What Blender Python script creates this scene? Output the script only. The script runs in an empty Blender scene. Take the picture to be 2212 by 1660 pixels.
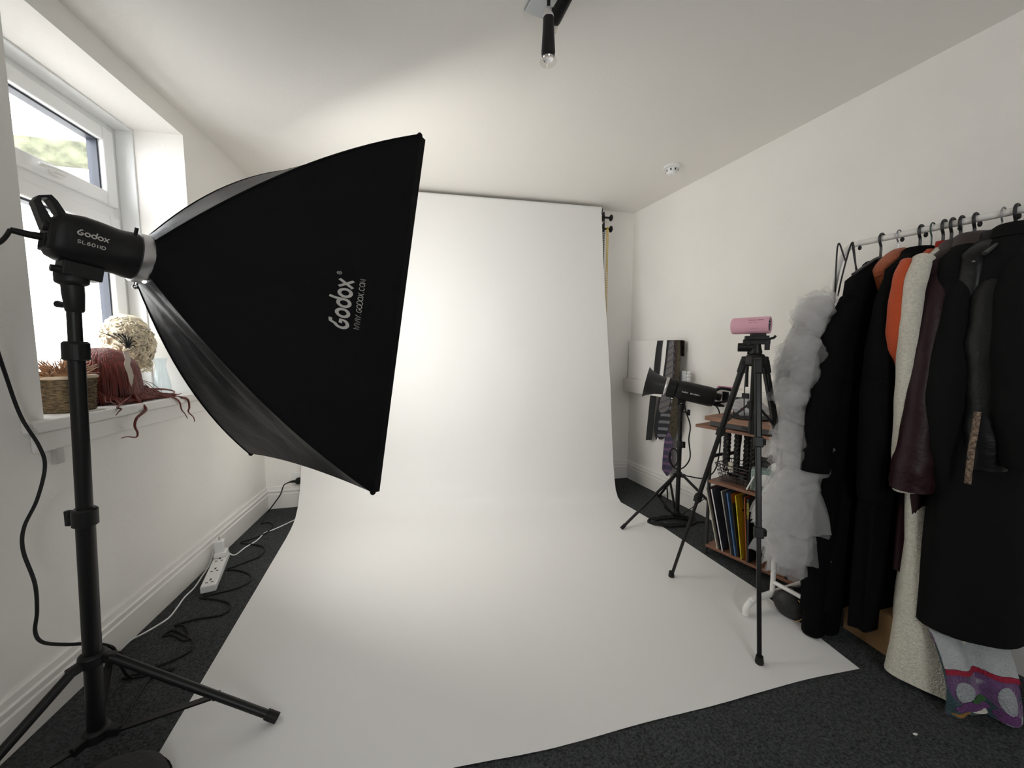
import bpy, math, random
from mathutils import Vector, Matrix, noise
V = Vector
COL = bpy.context.scene.collection
pi = math.pi
# ------------------------------------------------------------------ camera model (2212 x 1660)
FPX, PITCH, CAMH = 832.0, math.radians(5.0), 1.08
CAM = V((0, 0, CAMH))
_f = V((0, math.cos(PITCH), -math.sin(PITCH))); _r = V((1, 0, 0)); _u = _r.cross(_f)
def ray(px, py):
    d = _r*(px-1106) + _u*(830-py) + _f*FPX
    return d / d.y
def at(px, py, Y): return CAM + ray(px, py)*Y            # world point at depth Y (metres) along +y
def fl(px, py, z=0.0):
    d = ray(px, py); return CAM + d*((z-CAMH)/d.z)
def onplane(px, py, p0, n):
    d = ray(px, py); return CAM + d*((p0-CAM).dot(n)/d.dot(n))
# ------------------------------------------------------------------ materials
MATS = {}
def mat(name, col, rough=0.6, metal=0.0, bump=0.0, bscale=200.0, var=0.0, vscale=8.0, spec=0.5, sheen=0.0, trans=0.0, alpha=1.0, coat=0.0, emit=None, estr=0.0, anis=None, sub=0.0):
    if name in MATS: return MATS[name]
    m = bpy.data.materials.new(name); m.use_nodes = True
    nt = m.node_tree; b = nt.nodes['Principled BSDF']
    b.inputs['Base Color'].default_value = (*col, 1); b.inputs['Roughness'].default_value = rough
    b.inputs['Metallic'].default_value = metal; b.inputs['Specular IOR Level'].default_value = spec
    if sheen: b.inputs['Sheen Weight'].default_value = sheen; b.inputs['Sheen Roughness'].default_value = 0.5
    if trans: b.inputs['Transmission Weight'].default_value = trans
    if alpha < 1: b.inputs['Alpha'].default_value = alpha
    if coat: b.inputs['Coat Weight'].default_value = coat
    if emit: b.inputs['Emission Color'].default_value = (*emit, 1); b.inputs['Emission Strength'].default_value = estr
    tc = nt.nodes.new('ShaderNodeTexCoord')
    mp = nt.nodes.new('ShaderNodeMapping'); nt.links.new(tc.outputs['Object'], mp.inputs['Vector'])
    if anis: mp.inputs['Scale'].default_value = anis
    if var:
        n = nt.nodes.new('ShaderNodeTexNoise'); n.inputs['Scale'].default_value = vscale; n.inputs['Detail'].default_value = 5
        nt.links.new(mp.outputs['Vector'], n.inputs['Vector'])
        r = nt.nodes.new('ShaderNodeValToRGB')
        r.color_ramp.elements[0].position = 0.3; r.color_ramp.elements[1].position = 0.7
        r.color_ramp.elements[0].color = (*[max(0, c*(1-var)) for c in col], 1)
        r.color_ramp.elements[1].color = (*[min(1, c*(1+var)) for c in col], 1)
        nt.links.new(n.outputs['Fac'], r.inputs['Fac']); nt.links.new(r.outputs['Color'], b.inputs['Base Color'])
    if bump:
        n = nt.nodes.new('ShaderNodeTexNoise'); n.inputs['Scale'].default_value = bscale; n.inputs['Detail'].default_value = 3
        nt.links.new(mp.outputs['Vector'], n.inputs['Vector'])
        bp = nt.nodes.new('ShaderNodeBump'); bp.inputs['Strength'].default_value = bump; bp.inputs['Distance'].default_value = 0.01
        nt.links.new(n.outputs['Fac'], bp.inputs['Height']); nt.links.new(bp.outputs['Normal'], b.inputs['Normal'])
    MATS[name] = m
    return m
def clear_mat(name, tint=(1, 1, 1), gloss=0.12):
    if name in MATS: return MATS[name]
    m = bpy.data.materials.new(name); m.use_nodes = True; nt = m.node_tree
    nt.nodes.remove(nt.nodes['Principled BSDF']); out = nt.nodes['Material Output']
    t = nt.nodes.new('ShaderNodeBsdfTransparent'); t.inputs['Color'].default_value = (*tint, 1)
    g = nt.nodes.new('ShaderNodeBsdfGlossy'); g.inputs['Roughness'].default_value = 0.03
    lw = nt.nodes.new('ShaderNodeLayerWeight'); lw.inputs['Blend'].default_value = 0.5
    pw = nt.nodes.new('ShaderNodeMath'); pw.operation = 'POWER'; pw.inputs[1].default_value = 4.0
    fr = nt.nodes.new('ShaderNodeMath'); fr.operation = 'MULTIPLY_ADD'; fr.inputs[1].default_value = 0.6; fr.inputs[2].default_value = 0.03
    nt.links.new(lw.outputs['Facing'], pw.inputs[0]); nt.links.new(pw.outputs[0], fr.inputs[0])
    mx = nt.nodes.new('ShaderNodeMixShader')
    nt.links.new(fr.outputs[0], mx.inputs['Fac']); nt.links.new(t.outputs[0], mx.inputs[1]); nt.links.new(g.outputs[0], mx.inputs[2])
    nt.links.new(mx.outputs[0], out.inputs['Surface'])
    MATS[name] = m; return m
def tulle_mat(name, col, cover):
    m = bpy.data.materials.new(name); m.use_nodes = True; nt = m.node_tree
    b = nt.nodes['Principled BSDF']; b.inputs['Base Color'].default_value = (*col, 1); b.inputs['Roughness'].default_value = 0.8
    b.inputs['Specular IOR Level'].default_value = 0.2
    out = nt.nodes['Material Output']
    tl = nt.nodes.new('ShaderNodeBsdfTranslucent'); tl.inputs['Color'].default_value = (*col, 1)
    m1 = nt.nodes.new('ShaderNodeMixShader'); m1.inputs[0].default_value = 0.4
    nt.links.new(b.outputs[0], m1.inputs[1]); nt.links.new(tl.outputs[0], m1.inputs[2])
    t = nt.nodes.new('ShaderNodeBsdfTransparent'); m2 = nt.nodes.new('ShaderNodeMixShader'); m2.inputs[0].default_value = cover
    nt.links.new(t.outputs[0], m2.inputs[1]); nt.links.new(m1.outputs[0], m2.inputs[2]); nt.links.new(m2.outputs[0], out.inputs['Surface'])
    return m
# ------------------------------------------------------------------ mesh builder
def frame_of(axis, up=None):
    a = V(axis).normalized(); up = V(up) if up is not None else (V((0, 0, 1)) if abs(a.z) < .95 else V((1, 0, 0)))
    x = up.cross(a)
    if x.length < 1e-6: x = V((1, 0, 0)).cross(a)
    x.normalize(); return x, a.cross(x), a
ORIG = {}
class MB:
    def __init__(s): s.v = []; s.f = []
    def quad_pts(s, pts): i = len(s.v); s.v += [V(p) for p in pts]; s.f.append(tuple(range(i, i+len(pts)))); return s
    def box(s, c, h, ax=None):
        ex, ey, ez = ax or (V((1, 0, 0)), V((0, 1, 0)), V((0, 0, 1)))
        c = V(c); i = len(s.v)
        for z in (-1, 1):
            for y in (-1, 1):
                for x in (-1, 1): s.v.append(c + V(ex)*h[0]*x + V(ey)*h[1]*y + V(ez)*h[2]*z)
        for q in ((0, 2, 3, 1), (4, 5, 7, 6), (0, 1, 5, 4), (2, 6, 7, 3), (0, 4, 6, 2), (1, 3, 7, 5)): s.f.append(tuple(i+k for k in q))
        return s
    def bar(s, a, b, w, h, up=(0, 0, 1)):
        a, b = V(a), V(b); x, y, z = frame_of(b-a, up); s.box((a+b)/2, (w/2, h/2, (b-a).length/2), (x, y, z)); return s
    def rings(s, rings, closed=True, cap0=True, cap1=True):
        n = len(rings[0]); i = len(s.v)
        for r in rings: s.v += [V(p) for p in r]
        for k in range(len(rings)-1):
            for j in range(n if closed else n-1):
                a = i+k*n+j; b = i+k*n+(j+1) % n
                s.f.append((a, b, b+n, a+n))
        if cap0 and closed: s.f.append(tuple(i+j for j in reversed(range(n))))
        if cap1 and closed: s.f.append(tuple(i+(len(rings)-1)*n+j for j in range(n)))
        return s
    def tube(s, pts, r, n=10, cap=True, flat=1.0, up=None):
        pts = [V(p) for p in pts]; m = len(pts); R = r if isinstance(r, (list, tuple)) else [r]*m
        rs = []; px = None
        for k in range(m):
            t = (pts[min(k+1, m-1)] - pts[max(k-1, 0)])
            if t.length < 1e-9: t = V((0, 0, 1))
            t.normalize()
            if px is None: x, y, _ = frame_of(t, up)
            else:
                x = px - t*px.dot(t)
                if x.length < 1e-6: x, y, _ = frame_of(t)
                x.normalize(); y = t.cross(x)
            px = x
            rs.append([pts[k] + x*math.cos(2*pi*j/n)*R[k] + y*math.sin(2*pi*j/n)*R[k]*flat for j in range(n)])
        return s.rings(rs, True, cap, cap)
    def lathe(s, o, axis, prof, n=24, cap0=True, cap1=True, sx=1.0, up=None):
        x, y, a = frame_of(axis, up); o = V(o)
        return s.rings([[o + a*h + (x*math.cos(2*pi*j/n)*sx + y*math.sin(2*pi*j/n))*r for j in range(n)] for r, h in prof], True, cap0, cap1)
    def cyl(s, a, b, r, n=16): a, b = V(a), V(b); return s.lathe(a, b-a, [(r, 0), (r, (b-a).length)], n)
    def ball(s, c, r, n=16, m=10, ax=None, fn=None):
        ex, ey, ez = ax or (V((1, 0, 0)), V((0, 1, 0)), V((0, 0, 1)))
        rr = r if isinstance(r, (tuple, list)) else (r, r, r); R = []
        for k in range(m+1):
            th = pi*min(max(k/m, .004), .996)
            row = []
            for j in range(n):
                ph = 2*pi*j/n; d = V((math.sin(th)*math.cos(ph), math.sin(th)*math.sin(ph), -math.cos(th)))
                q = fn(d) if fn else 1.0
                row.append(V(c) + (V(ex)*d.x*rr[0] + V(ey)*d.y*rr[1] + V(ez)*d.z*rr[2])*q)
            R.append(row)
        return s.rings(R)
    def prism(s, poly, off):
        poly = [V(p) for p in poly]; off = V(off); return s.rings([poly, [p+off for p in poly]])
    def grid(s, fn, nu, nv, flip=False):
        i = len(s.v)
        for a in range(nu+1):
            for b in range(nv+1): s.v.append(V(fn(a/nu, b/nv)))
        for a in range(nu):
            for b in range(nv):
                k = i+a*(nv+1)+b; q = (k, k+nv+1, k+nv+2, k+1); s.f.append(tuple(reversed(q)) if flip else q)
        return s
    def sheet(s, fn, nu, nv, th):
        """a sheet with thickness th (offset along the numeric normal)"""
        P = [[V(fn(a/nu, b/nv)) for b in range(nv+1)] for a in range(nu+1)]
        N = [[None]*(nv+1) for _ in range(nu+1)]
        for a in range(nu+1):
            for b in range(nv+1):
                n = (P[min(a+1, nu)][b]-P[max(a-1, 0)][b]).cross(P[a][min(b+1, nv)]-P[a][max(b-1, 0)])
                N[a][b] = n.normalized() if n.length > 1e-12 else V((0, 0, 1))
        i = len(s.v); W = nv+1; M = (nu+1)*W
        for sg in (0, 1):
            for a in range(nu+1):
                for b in range(nv+1): s.v.append(P[a][b] + N[a][b]*(th*sg))
        for a in range(nu):
            for b in range(nv):
                k = i+a*W+b; s.f.append((k, k+1, k+W+1, k+W)); s.f.append((k+M, k+M+W, k+M+W+1, k+M+1))
        for a in range(nu):
            for b in (0, nv):
                k = i+a*W+b; q = (k, k+W, k+W+M, k+M); s.f.append(q if b == 0 else tuple(reversed(q)))
        for b in range(nv):
            for a in (0, nu):
                k = i+a*W+b; q = (k, k+M, k+M+1, k+1); s.f.append(q if a == 0 else tuple(reversed(q)))
        return s
    def build(s, name, m, parent=None, label=None, smooth=True, bevel=0.0, seg=2, angle=40, sub=0, cat=None, group=None, kind=None, origin=None):
        me = bpy.data.meshes.new(name)
        o = bpy.data.objects.new(name, me); COL.objects.link(o)
        if parent is not None:
            base = ORIG[parent.name]; o.parent = parent
        elif origin is not None: base = V(origin); o.location = base
        else:
            xs = [p.x for p in s.v]; ys = [p.y for p in s.v]; zs = [p.z for p in s.v]
            base = V(((min(xs)+max(xs))/2, (min(ys)+max(ys))/2, min(zs))); o.location = base
        ORIG[o.name] = V(base)
        me.from_pydata([tuple(p-base) for p in s.v], [], s.f); me.update()
        me.materials.append(m)
        if smooth:
            for p in me.polygons: p.use_smooth = True
            me.set_sharp_from_angle(angle=math.radians(angle))
        if bevel:
            b = o.modifiers.new('bevel', 'BEVEL'); b.width = bevel; b.segments = seg; b.limit_method = 'ANGLE'; b.angle_limit = math.radians(35)
        if sub:
            q = o.modifiers.new('subsurf', 'SUBSURF'); q.levels = sub; q.render_levels = sub
        if label: o['label'] = label
        if cat: o['category'] = cat
        if group: o['group'] = group
        if kind: o['kind'] = kind
        return o
def thing(name, label, cat, loc, group=None):
    o = bpy.data.objects.new(name, None); COL.objects.link(o); o.location = V(loc); o.empty_display_size = 0.05
    ORIG[o.name] = V(loc); o['label'] = label; o['category'] = cat
    if group: o['group'] = group
    return o
def copy_thing(o, loc, label=None, rotz=0.0):
    c = o.copy(); COL.objects.link(c); c.location = V(loc); c.rotation_euler = (0, 0, rotz)
    if label: c['label'] = label
    for ch in list(o.children):
        d = ch.copy(); COL.objects.link(d); d.parent = c
        for g in list(ch.children):
            e = g.copy(); COL.objects.link(e); e.parent = d
    return c
def spline(pts, n=8):
    pts = [V(p) for p in pts]; out = []
    for k in range(len(pts)-1):
        p0 = pts[max(k-1, 0)]; p1 = pts[k]; p2 = pts[k+1]; p3 = pts[min(k+2, len(pts)-1)]
        for j in range(n):
            t = j/n
            out.append(0.5*((2*p1)+(-p0+p2)*t+(2*p0-5*p1+4*p2-p3)*t*t+(-p0+3*p1-3*p2+p3)*t**3))
    out.append(pts[-1]); return out
def lerp_tab(tab, x):
    if x <= tab[0][0]: return tab[0][1:]
    for a, b in zip(tab, tab[1:]):
        if x <= b[0]:
            t = (x-a[0])/(b[0]-a[0]); return [p+(q-p)*t for p, q in zip(a[1:], b[1:])]
    return tab[-1][1:]
# --- flat lettering: strokes in 2D, mapped to a surface
def stroke2d(path, w):
    """ribbon quads along a 2D path"""
    L = []; R = []; m = len(path); closed = path[0] == path[-1]
    for k in range(m):
        if closed: a = path[k-1 if k > 0 else m-2]; b = path[k+1 if k < m-1 else 1]
        else: a = path[max(k-1, 0)]; b = path[min(k+1, m-1)]
        dx, dy = b[0]-a[0], b[1]-a[1]; l = math.hypot(dx, dy) or 1
        nx, ny = -dy/l*w/2, dx/l*w/2
        L.append((path[k][0]+nx, path[k][1]+ny)); R.append((path[k][0]-nx, path[k][1]-ny))
    return [[L[k], R[k], R[k+1], L[k+1]] for k in range(m-1)]
def arc(cx, cy, r, a0, a1, n=20, ry=None):
    ry = ry or r
    return [(cx+r*math.cos(math.radians(a0+(a1-a0)*k/n)), cy+ry*math.sin(math.radians(a0+(a1-a0)*k/n))) for k in range(n+1)]
def logo_strokes():
    """the rounded wordmark: open g, o, d, o, x; x-height 1"""
    q = []; w = .235
    q += stroke2d([(.74, 1.14), (.42, 1.12)] + arc(.42, .44, .40, 112, 330, 24) + [(.82, .50), (.46, .50)], w)
    o1 = arc(1.50, .44, .37, 0, 360, 28); o1[-1] = o1[0]; q += stroke2d(o1, w)
    d1 = arc(2.52, .44, .37, 0, 360, 28); d1[-1] = d1[0]; q += stroke2d(d1, w); q += stroke2d([(2.89, .42), (2.89, 1.0), (3.0, 1.38)], w)
    o2 = arc(3.54, .44, .37, 0, 360, 28); o2[-1] = o2[0]; q += stroke2d(o2, w)
    q += stroke2d([(4.10, .0), (4.90, .90)], w*.9); q += stroke2d([(4.14, .90), (4.82, .0)], w*.9)
    return q
GLY = {'W': [[(0, 1), (.25, 0), (.5, .8), (.75, 0), (1, 1)]], '.': [[(.3, 0), (.3, .12)]], 'G': [arc(.5, .5, .45, 50, 350, 12)+[(.95, .45), (.55, .45)]],
       'O': [arc(.5, .5, .45, 0, 360, 14)], 'D': [[(.1, 0), (.1, 1), (.5, 1)]+arc(.5, .5, .45, 80, -80, 8, .5)+[(.5, 0), (.1, 0)]],
       'X': [[(.05, 0), (.9, 1)], [(.05, 1), (.9, 0)]], 'C': [arc(.5, .5, .45, 50, 310, 12)], 'M': [[(.05, 0), (.15, 1), (.5, .2), (.85, 1), (.95, 0)]],
       'S': [arc(.45, .75, .3, 20, 270, 8, .25)+arc(.45, .25, .33, 90, -160, 8, .25)], 'L': [[(.1, 1), (.1, 0), (.8, 0)]],
       '6': [arc(.45, .3, .32, 0, 360, 12, .3), [(.13, .3), (.2, .75), (.5, 1), (.75, .95)]], '0': [arc(.45, .5, .36, 0, 360, 14, .5)], 'I': [[(.3, 0), (.3, 1)]],
       'K': [[(.1, 0), (.1, 1)], [(.8, 1), (.12, .45), (.85, 0)]], '4': [[(.65, 0), (.65, 1), (.05, .3), (.9, .3)]], 'T': [[(.05, 1), (.9, 1)], [(.47, 1), (.47, 0)]],
       'R': [[(.1, 0), (.1, 1), (.5, 1)]+arc(.5, .75, .25, 90, -90, 6)+[(.1, .5)], [(.45, .5), (.85, 0)]], 'E': [[(.8, 1), (.1, 1), (.1, 0), (.8, 0)], [(.1, .5), (.7, .5)]],
       'A': [[(0, 0), (.45, 1), (.9, 0)], [(.17, .35), (.73, .35)]], 'N': [[(.1, 0), (.1, 1), (.8, 0), (.8, 1)]], 'F': [[(.1, 0), (.1, 1), (.8, 1)], [(.1, .5), (.65, .5)]],
       'P': [[(.1, 0), (.1, 1), (.5, 1)]+arc(.5, .75, .25, 90, -90, 6)+[(.1, .5)]], 'U': [[(.1, 1), (.1, .35)]+arc(.45, .35, .35, 180, 360, 8)+[(.8, 1)]], ' ': []}
def text_strokes(t, w=.14, adv=1.12, slant=0.0):
    q = []; x = 0
    for ch in t:
        for p in GLY.get(ch, []): q += stroke2d([(x+a+slant*b, b) for a, b in p], w)
        x += adv*(.55 if ch in '.I' else (1.22 if ch in 'WM' else .98))
    return q, x
def letters(mb, quads, fn, th=0.0006):
    """fn(x, y) -> (point, normal)"""
    for q in quads:
        top = []; bot = []
        for a, b in q:
            p, n = fn(a, b); top.append(p+n*th); bot.append(p-n*th*.2)
        mb.rings([bot, top])
    return mb
# ================================================================== setting
M_wall = mat('painted_plaster', (.87, .85, .815), .75, bump=.10, bscale=60, var=.02, vscale=3)
M_ceil = mat('ceiling_paint', (.85, .83, .795), .8, bump=.06, bscale=80)
M_trim = mat('gloss_white_paint', (.82, .80, .77), .35, bump=.03, bscale=40)
M_upvc = mat('white_plastic_frame', (.85, .86, .86), .3)
M_dark = mat('dark_gasket', (.02, .025, .04), .5)
M_black = mat('black_metal', (.006, .006, .0065), .42, spec=.35)
M_plast = mat('black_plastic', (.008, .008, .0085), .5, spec=.35)
M_rub = mat('black_rubber', (.008, .008, .008), .6, spec=.3)
M_chrome = mat('chrome', (.75, .75, .76), .16, 1.0)
M_steel = mat('brushed_steel', (.55, .55, .56), .35, 1.0)
M_print = mat('pale_grey_print', (.50, .48, .45), .6)
M_white = mat('white_plastic', (.80, .80, .79), .4)
M_fabric = mat('black_fabric', (.0035, .0035, .0042), .7, bump=.2, bscale=30, spec=.14)
LB = V((-1.676, 2.553, 0)); RB = V((.985, 3.214, 0)); CEIL = 2.18
a_ = math.radians(11.2); aL = V((math.sin(a_), -math.cos(a_), 0)); nL = V((math.cos(a_), math.sin(a_), 0))
a_ = math.radians(19.8); aR = V((math.sin(a_), -math.cos(a_), 0)); nR = V((-math.cos(a_), -math.sin(a_), 0))
bd = (RB-LB).normalized(); nB = V((bd.y, -bd.x, 0))
Z = V((0, 0, 1))
def PL(s, off, z): return LB + aL*s + nL*off + Z*z
def PR(s, off, z): return RB + aR*s + nR*off + Z*z
def PB(s, off, z): return LB + bd*s + nB*off + Z*z
LL, LR = 4.2, 4.6
FLc = LB + aL*LL; FRc = RB + aR*LR
# floor
M_carpet = mat('charcoal_carpet', (.070, .076, .077), .95, bump=1.0, bscale=300, var=.6, vscale=170, spec=.1)
def outline(e):
    c = (LB+RB+FLc+FRc)/4
    return [p + (p-c).normalized()*e for p in (LB, RB, FRc, FLc)]
fb = MB(); fb.prism([p-Z*.12 for p in reversed(outline(.3))], Z*.12)
fb.build('floor', M_carpet, kind='structure', smooth=False, label='dark charcoal carpet')
cb = MB(); cb.prism([p+Z*CEIL for p in reversed(outline(.3))], Z*.15)
cb.build('ceiling', M_ceil, kind='structure', smooth=False)
# walls as slabs; window opening in the left wall
TH = .34; WS0, WS1, WZ0, WZ1 = .66, 1.446, .862, 2.088
def slabL(mb, s0, s1, z0, z1): mb.box(PL((s0+s1)/2, -TH/2, (z0+z1)/2), ((s1-s0)/2, TH/2, (z1-z0)/2), (aL, nL, Z))
w = MB(); slabL(w, -.4, WS0, 0, CEIL); slabL(w, WS1, LL, 0, CEIL); slabL(w, WS0, WS1, 0, WZ0); slabL(w, WS0, WS1, WZ1, CEIL)
w.build('wall_left', M_wall, kind='structure', smooth=False)
bl = (RB-LB).length
w = MB(); w.box(PB(bl/2, -.1, CEIL/2), (bl/2+.3, .1, CEIL/2), (bd, nB, Z)); w.build('wall_back', M_wall, kind='structure', smooth=False)
w = MB(); w.box(PR(LR/2-.1, -.1, CEIL/2), (LR/2+.2, .1, CEIL/2), (aR, nR, Z)); w.build('wall_right', M_wall, kind='structure', smooth=False)
fd = (FRc-FLc).normalized(); nF = V((-fd.y, fd.x, 0))
FL_ = (FRc-FLc).length; QW, QZ0, QZ1, QC = .80, 1.0, 1.9, .45*(FRc-FLc).length
def PF(s_, off, z): return FLc + fd*s_ + nF*off + Z*z
w = MB()
for s0, s1, z0, z1 in ((-.3, QC-QW/2, 0, CEIL), (QC+QW/2, FL_+.3, 0, CEIL), (QC-QW/2, QC+QW/2, 0, QZ0), (QC-QW/2, QC+QW/2, QZ1, CEIL)): w.box(PF((s0+s1)/2, -.1, (z0+z1)/2), ((s1-s0)/2, .1, (z1-z0)/2), (fd, nF, Z))
w.build('wall_front', M_wall, kind='structure', smooth=False)
# baseboards: moulded profile (offset, z)
PROF = [(0, 0), (.016, 0), (.016, .098), (.011, .103), (.011, .112), (.016, .116), (.016, .124), (.010, .129), (.008, .148), (0, .150)]
def skirting(name, fn, s0, s1, reverse=False):
    mb = MB(); r = [[fn(s, o, z) for o, z in PROF] for s in (s0, s1)]
    if reverse: r.reverse()
    mb.rings(r); mb.build(name, M_trim, kind='structure', angle=25)
skirting('baseboard_left', PL, -.0, LL, True); skirting('baseboard_back', PB, 0, bl); skirting('baseboard_right', PR, 0, LR)
# small dark scuff under the sill: vertical pipe boxing to the left of the window is a plain chase
# ------------------------------------------------------------------ window
def fr(mb, s0, s1, z0, z1, wid, o0, o1):
    """rectangular frame made of four mitre-less bars"""
    om = (o0+o1)/2; oh = abs(o1-o0)/2
    for a, b, c, d in ((s0, s0+wid, z0, z1), (s1-wid, s1, z0, z1), (s0+wid, s1-wid, z0, z0+wid), (s0+wid, s1-wid, z1-wid, z1)):
        mb.box(PL((a+b)/2, om, (c+d)/2), ((b-a)/2, oh, (d-c)/2), (aL, nL, Z))
WF = -.27
win = thing('window_1', 'white plastic framed window on the left wall', 'window', PL((WS0+WS1)/2, WF, WZ0)); win['kind'] = 'structure'
ZB = .878; ZT = 1.70
m = MB(); fr(m, WS0, WS1, ZB-.01, WZ1, .045, WF, WF-.065); m.box(PL((WS0+WS1)/2, WF-.0325, ZT), ((WS1-WS0)/2-.045, .0325, .026), (aL, nL, Z))
m.build('frame', M_upvc, win, bevel=.004)
us0, us1 = WS0+.035, WS1-.035
m = MB(); fr(m, us0, us1, ZT+.022, WZ1-.035, .058, WF+.014, WF-.05); up = m.build('sash', M_upvc, win, bevel=.006)
m = MB(); fr(m, us0+.05, us1-.05, ZT+.072, WZ1-.085, .016, WF-.008, WF-.045); m.build('gasket', M_dark, up)
m = MB(); m.box(PL((us0+us1)/2, WF-.03, (ZT+WZ1-.013)/2), ((us1-us0)/2-.055, .003, (WZ1-ZT-.057)/2-.055), (aL, nL, Z)); m.build('pane', clear_mat('window_glass'), up)
m = MB(); fr(m, us0, us1, ZB+.03, ZT-.022, .058, WF+.014, WF-.05); lo = m.build('sash', M_upvc, win, bevel=.006)
m = MB(); fr(m, us0+.05, us1-.05, ZB+.08, ZT-.072, .016, WF-.008, WF-.045); m.build('gasket', M_dark, lo)
m = MB(); m.box(PL((us0+us1)/2, WF-.03, (ZT+ZB+.008)/2), ((us1-us0)/2-.055, .003, (ZT-ZB-.052)/2-.055), (aL, nL, Z)); m.build('pane', clear_mat('window_glass'), lo)
m = MB(); hs = 1.0; m.box(PL(hs, WF+.022, ZT+.052), (.022, .009, .012), (aL, nL, Z)); m.tube([PL(hs-.015, WF+.036, ZT+.056), PL(hs+.03, WF+.04, ZT+.052), PL(hs+.085, WF+.036, ZT+.048)], [.010, .009, .007], 10)
m.build('handle', M_white, win, bevel=.003)
fill_win = thing('fill_window', 'white framed window added behind the camera for fill light', 'window', PF(QC, -.14, QZ0)); fill_win['kind'] = 'structure'  # unseen window, added to let fill light in from behind
m = MB()
for s0, s1, z0, z1 in ((QC-QW/2, QC-QW/2+.06, QZ0, QZ1), (QC+QW/2-.06, QC+QW/2, QZ0, QZ1), (QC-QW/2+.06, QC+QW/2-.06, QZ0, QZ0+.06), (QC-QW/2+.06, QC+QW/2-.06, QZ1-.06, QZ1)): m.box(PF((s0+s1)/2, -.14, (z0+z1)/2), ((s1-s0)/2, .03, (z1-z0)/2), (fd, nF, Z))
m.build('frame', M_upvc, fill_win)
m = MB(); m.box(PF(QC, -.14, (QZ0+QZ1)/2), (QW/2-.06, .003, (QZ1-QZ0)/2-.06), (fd, nF, Z)); m.build('pane', clear_mat('window_glass'), fill_win)
# inner lining of the reveal (the groove line in the jamb)
m = MB()
m.box(PL(WS0+.004, -.235, (ZB+WZ1)/2), (.004, .035, (WZ1-ZB)/2), (aL, nL, Z)); m.box(PL(WS1-.004, -.235, (ZB+WZ1)/2), (.004, .035, (WZ1-ZB)/2), (aL, nL, Z)); m.box(PL((WS0+WS1)/2, -.235, WZ1-.004), ((WS1-WS0)/2-.008, .035, .004), (aL, nL, Z))
m.build('trim_1', M_upvc, kind='structure', bevel=.002)
# sill board with nosing and apron moulding
m = MB(); m.box(PL((WS0+WS1)/2, -.135, .8595), ((WS1-WS0)/2-.001, .135, .0175), (aL, nL, Z)); m.box(PL(1.055, .018, .8595), (.462, .018, .0175), (aL, nL, Z))
m.box(PL(1.055, .008, .811), (.44, .008, .031), (aL, nL, Z))
m.build('trim_2', M_trim, kind='structure', bevel=.006, label='white wooden window sill board')
m = MB(); m.box(PL(1.425, .008, .758), (.012, .008, .024), (aL, nL, Z)); m.build('trim_4', mat('grey_paint', (.55, .53, .51), .5), kind='structure', bevel=.002)
# white trunking along the right wall
m = MB(); m.box(PR(1.33, .03, .797), (1.33, .03, .055), (aR, nR, Z)); m.box(PR(.865, .0605, .797), (.0015, .0012, .055), (aR, nR, Z)); m.box(PR(.25, .045, .8535), (.09, .004, .0015), (aR, nR, Z))
m.build('trim_3', M_trim, kind='structure', bevel=.004, label='white cable trunking box on the right wall')
# ------------------------------------------------------------------ outside
M_render = mat('white_render', (.80, .79, .77), .9, bump=.3, bscale=12, var=.04, vscale=4)
M_moss = mat('mossy_coping', (.085, .090, .055), .95, bump=.6, bscale=50, var=.6, vscale=14)
OW = at(100, 305, 2.6)
def PO(s, off, z): return V((OW.x, OW.y, 0)) + bd*s + nB*off + Z*z
yard = thing('garden_wall', 'white rendered yard wall with mossy coping outside the window', 'wall', PO(-1, -.1, -.3))
m = MB(); m.box(PO(-2.2, -.12, 1.0), (3.2, .12, OW.z-1.15), (bd, nB, Z)); m.build('wall_body', M_render, yard, smooth=False)
m = MB(); m.box(PO(-2.2, -.10, OW.z-.075), (3.2, .16, .075), (bd, nB, Z)); m.build('coping', M_moss, yard, bevel=.012)
m = MB(); m.box(V((-4, 1.5, -.36)), (3.0, 5, .05)); m.build('yard_ground', mat('concrete', (.5, .49, .47), .9, var=.1), kind='structure', smooth=False)
# ------------------------------------------------------------------ light and camera
sc = bpy.context.scene
wd = bpy.data.worlds.new('sky'); sc.world = wd; wd.use_nodes = True
bg = wd.node_tree.nodes['Background']; bg.inputs['Color'].default_value = (.94, .965, .985, 1); bg.inputs['Strength'].default_value = 4.4
pl_ = bpy.data.lights.new('window_portal', 'AREA'); pl_.shape = 'RECTANGLE'; pl_.size = WS1-WS0; pl_.size_y = WZ1-ZB; pl_.energy = 1
po = bpy.data.objects.new('window_portal', pl_); COL.objects.link(po); po.location = PL((WS0+WS1)/2, -.345, (ZB+WZ1)/2)
po.rotation_euler = nL.to_track_quat('-Z', 'Z').to_euler()
pl_.cycles.is_portal = True
p2 = bpy.data.lights.new('fill_window_portal', 'AREA'); p2.shape = 'RECTANGLE'; p2.size = QW; p2.size_y = QZ1-QZ0; p2.energy = 1; p2.cycles.is_portal = True
p2o = bpy.data.objects.new('fill_window_portal', p2); COL.objects.link(p2o); p2o.location = PF(QC, -.21, (QZ0+QZ1)/2); p2o.rotation_euler = nF.to_track_quat('-Z', 'Z').to_euler()
cd = bpy.data.cameras.new('camera'); co = bpy.data.objects.new('camera', cd); COL.objects.link(co)
cd.sensor_fit = 'HORIZONTAL'; cd.sensor_width = 36.0; cd.lens = FPX/2212*36.0; cd.clip_start = .02; cd.clip_end = 100
co.location = CAM; co.rotation_euler = (pi/2-PITCH, 0, 0); sc.camera = co
sc.view_settings.view_transform = 'Standard'; sc.view_settings.look = 'None'; sc.view_settings.gamma = 1; sc.view_settings.use_curve_mapping = False
sc.view_settings.exposure = 1.38
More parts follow.
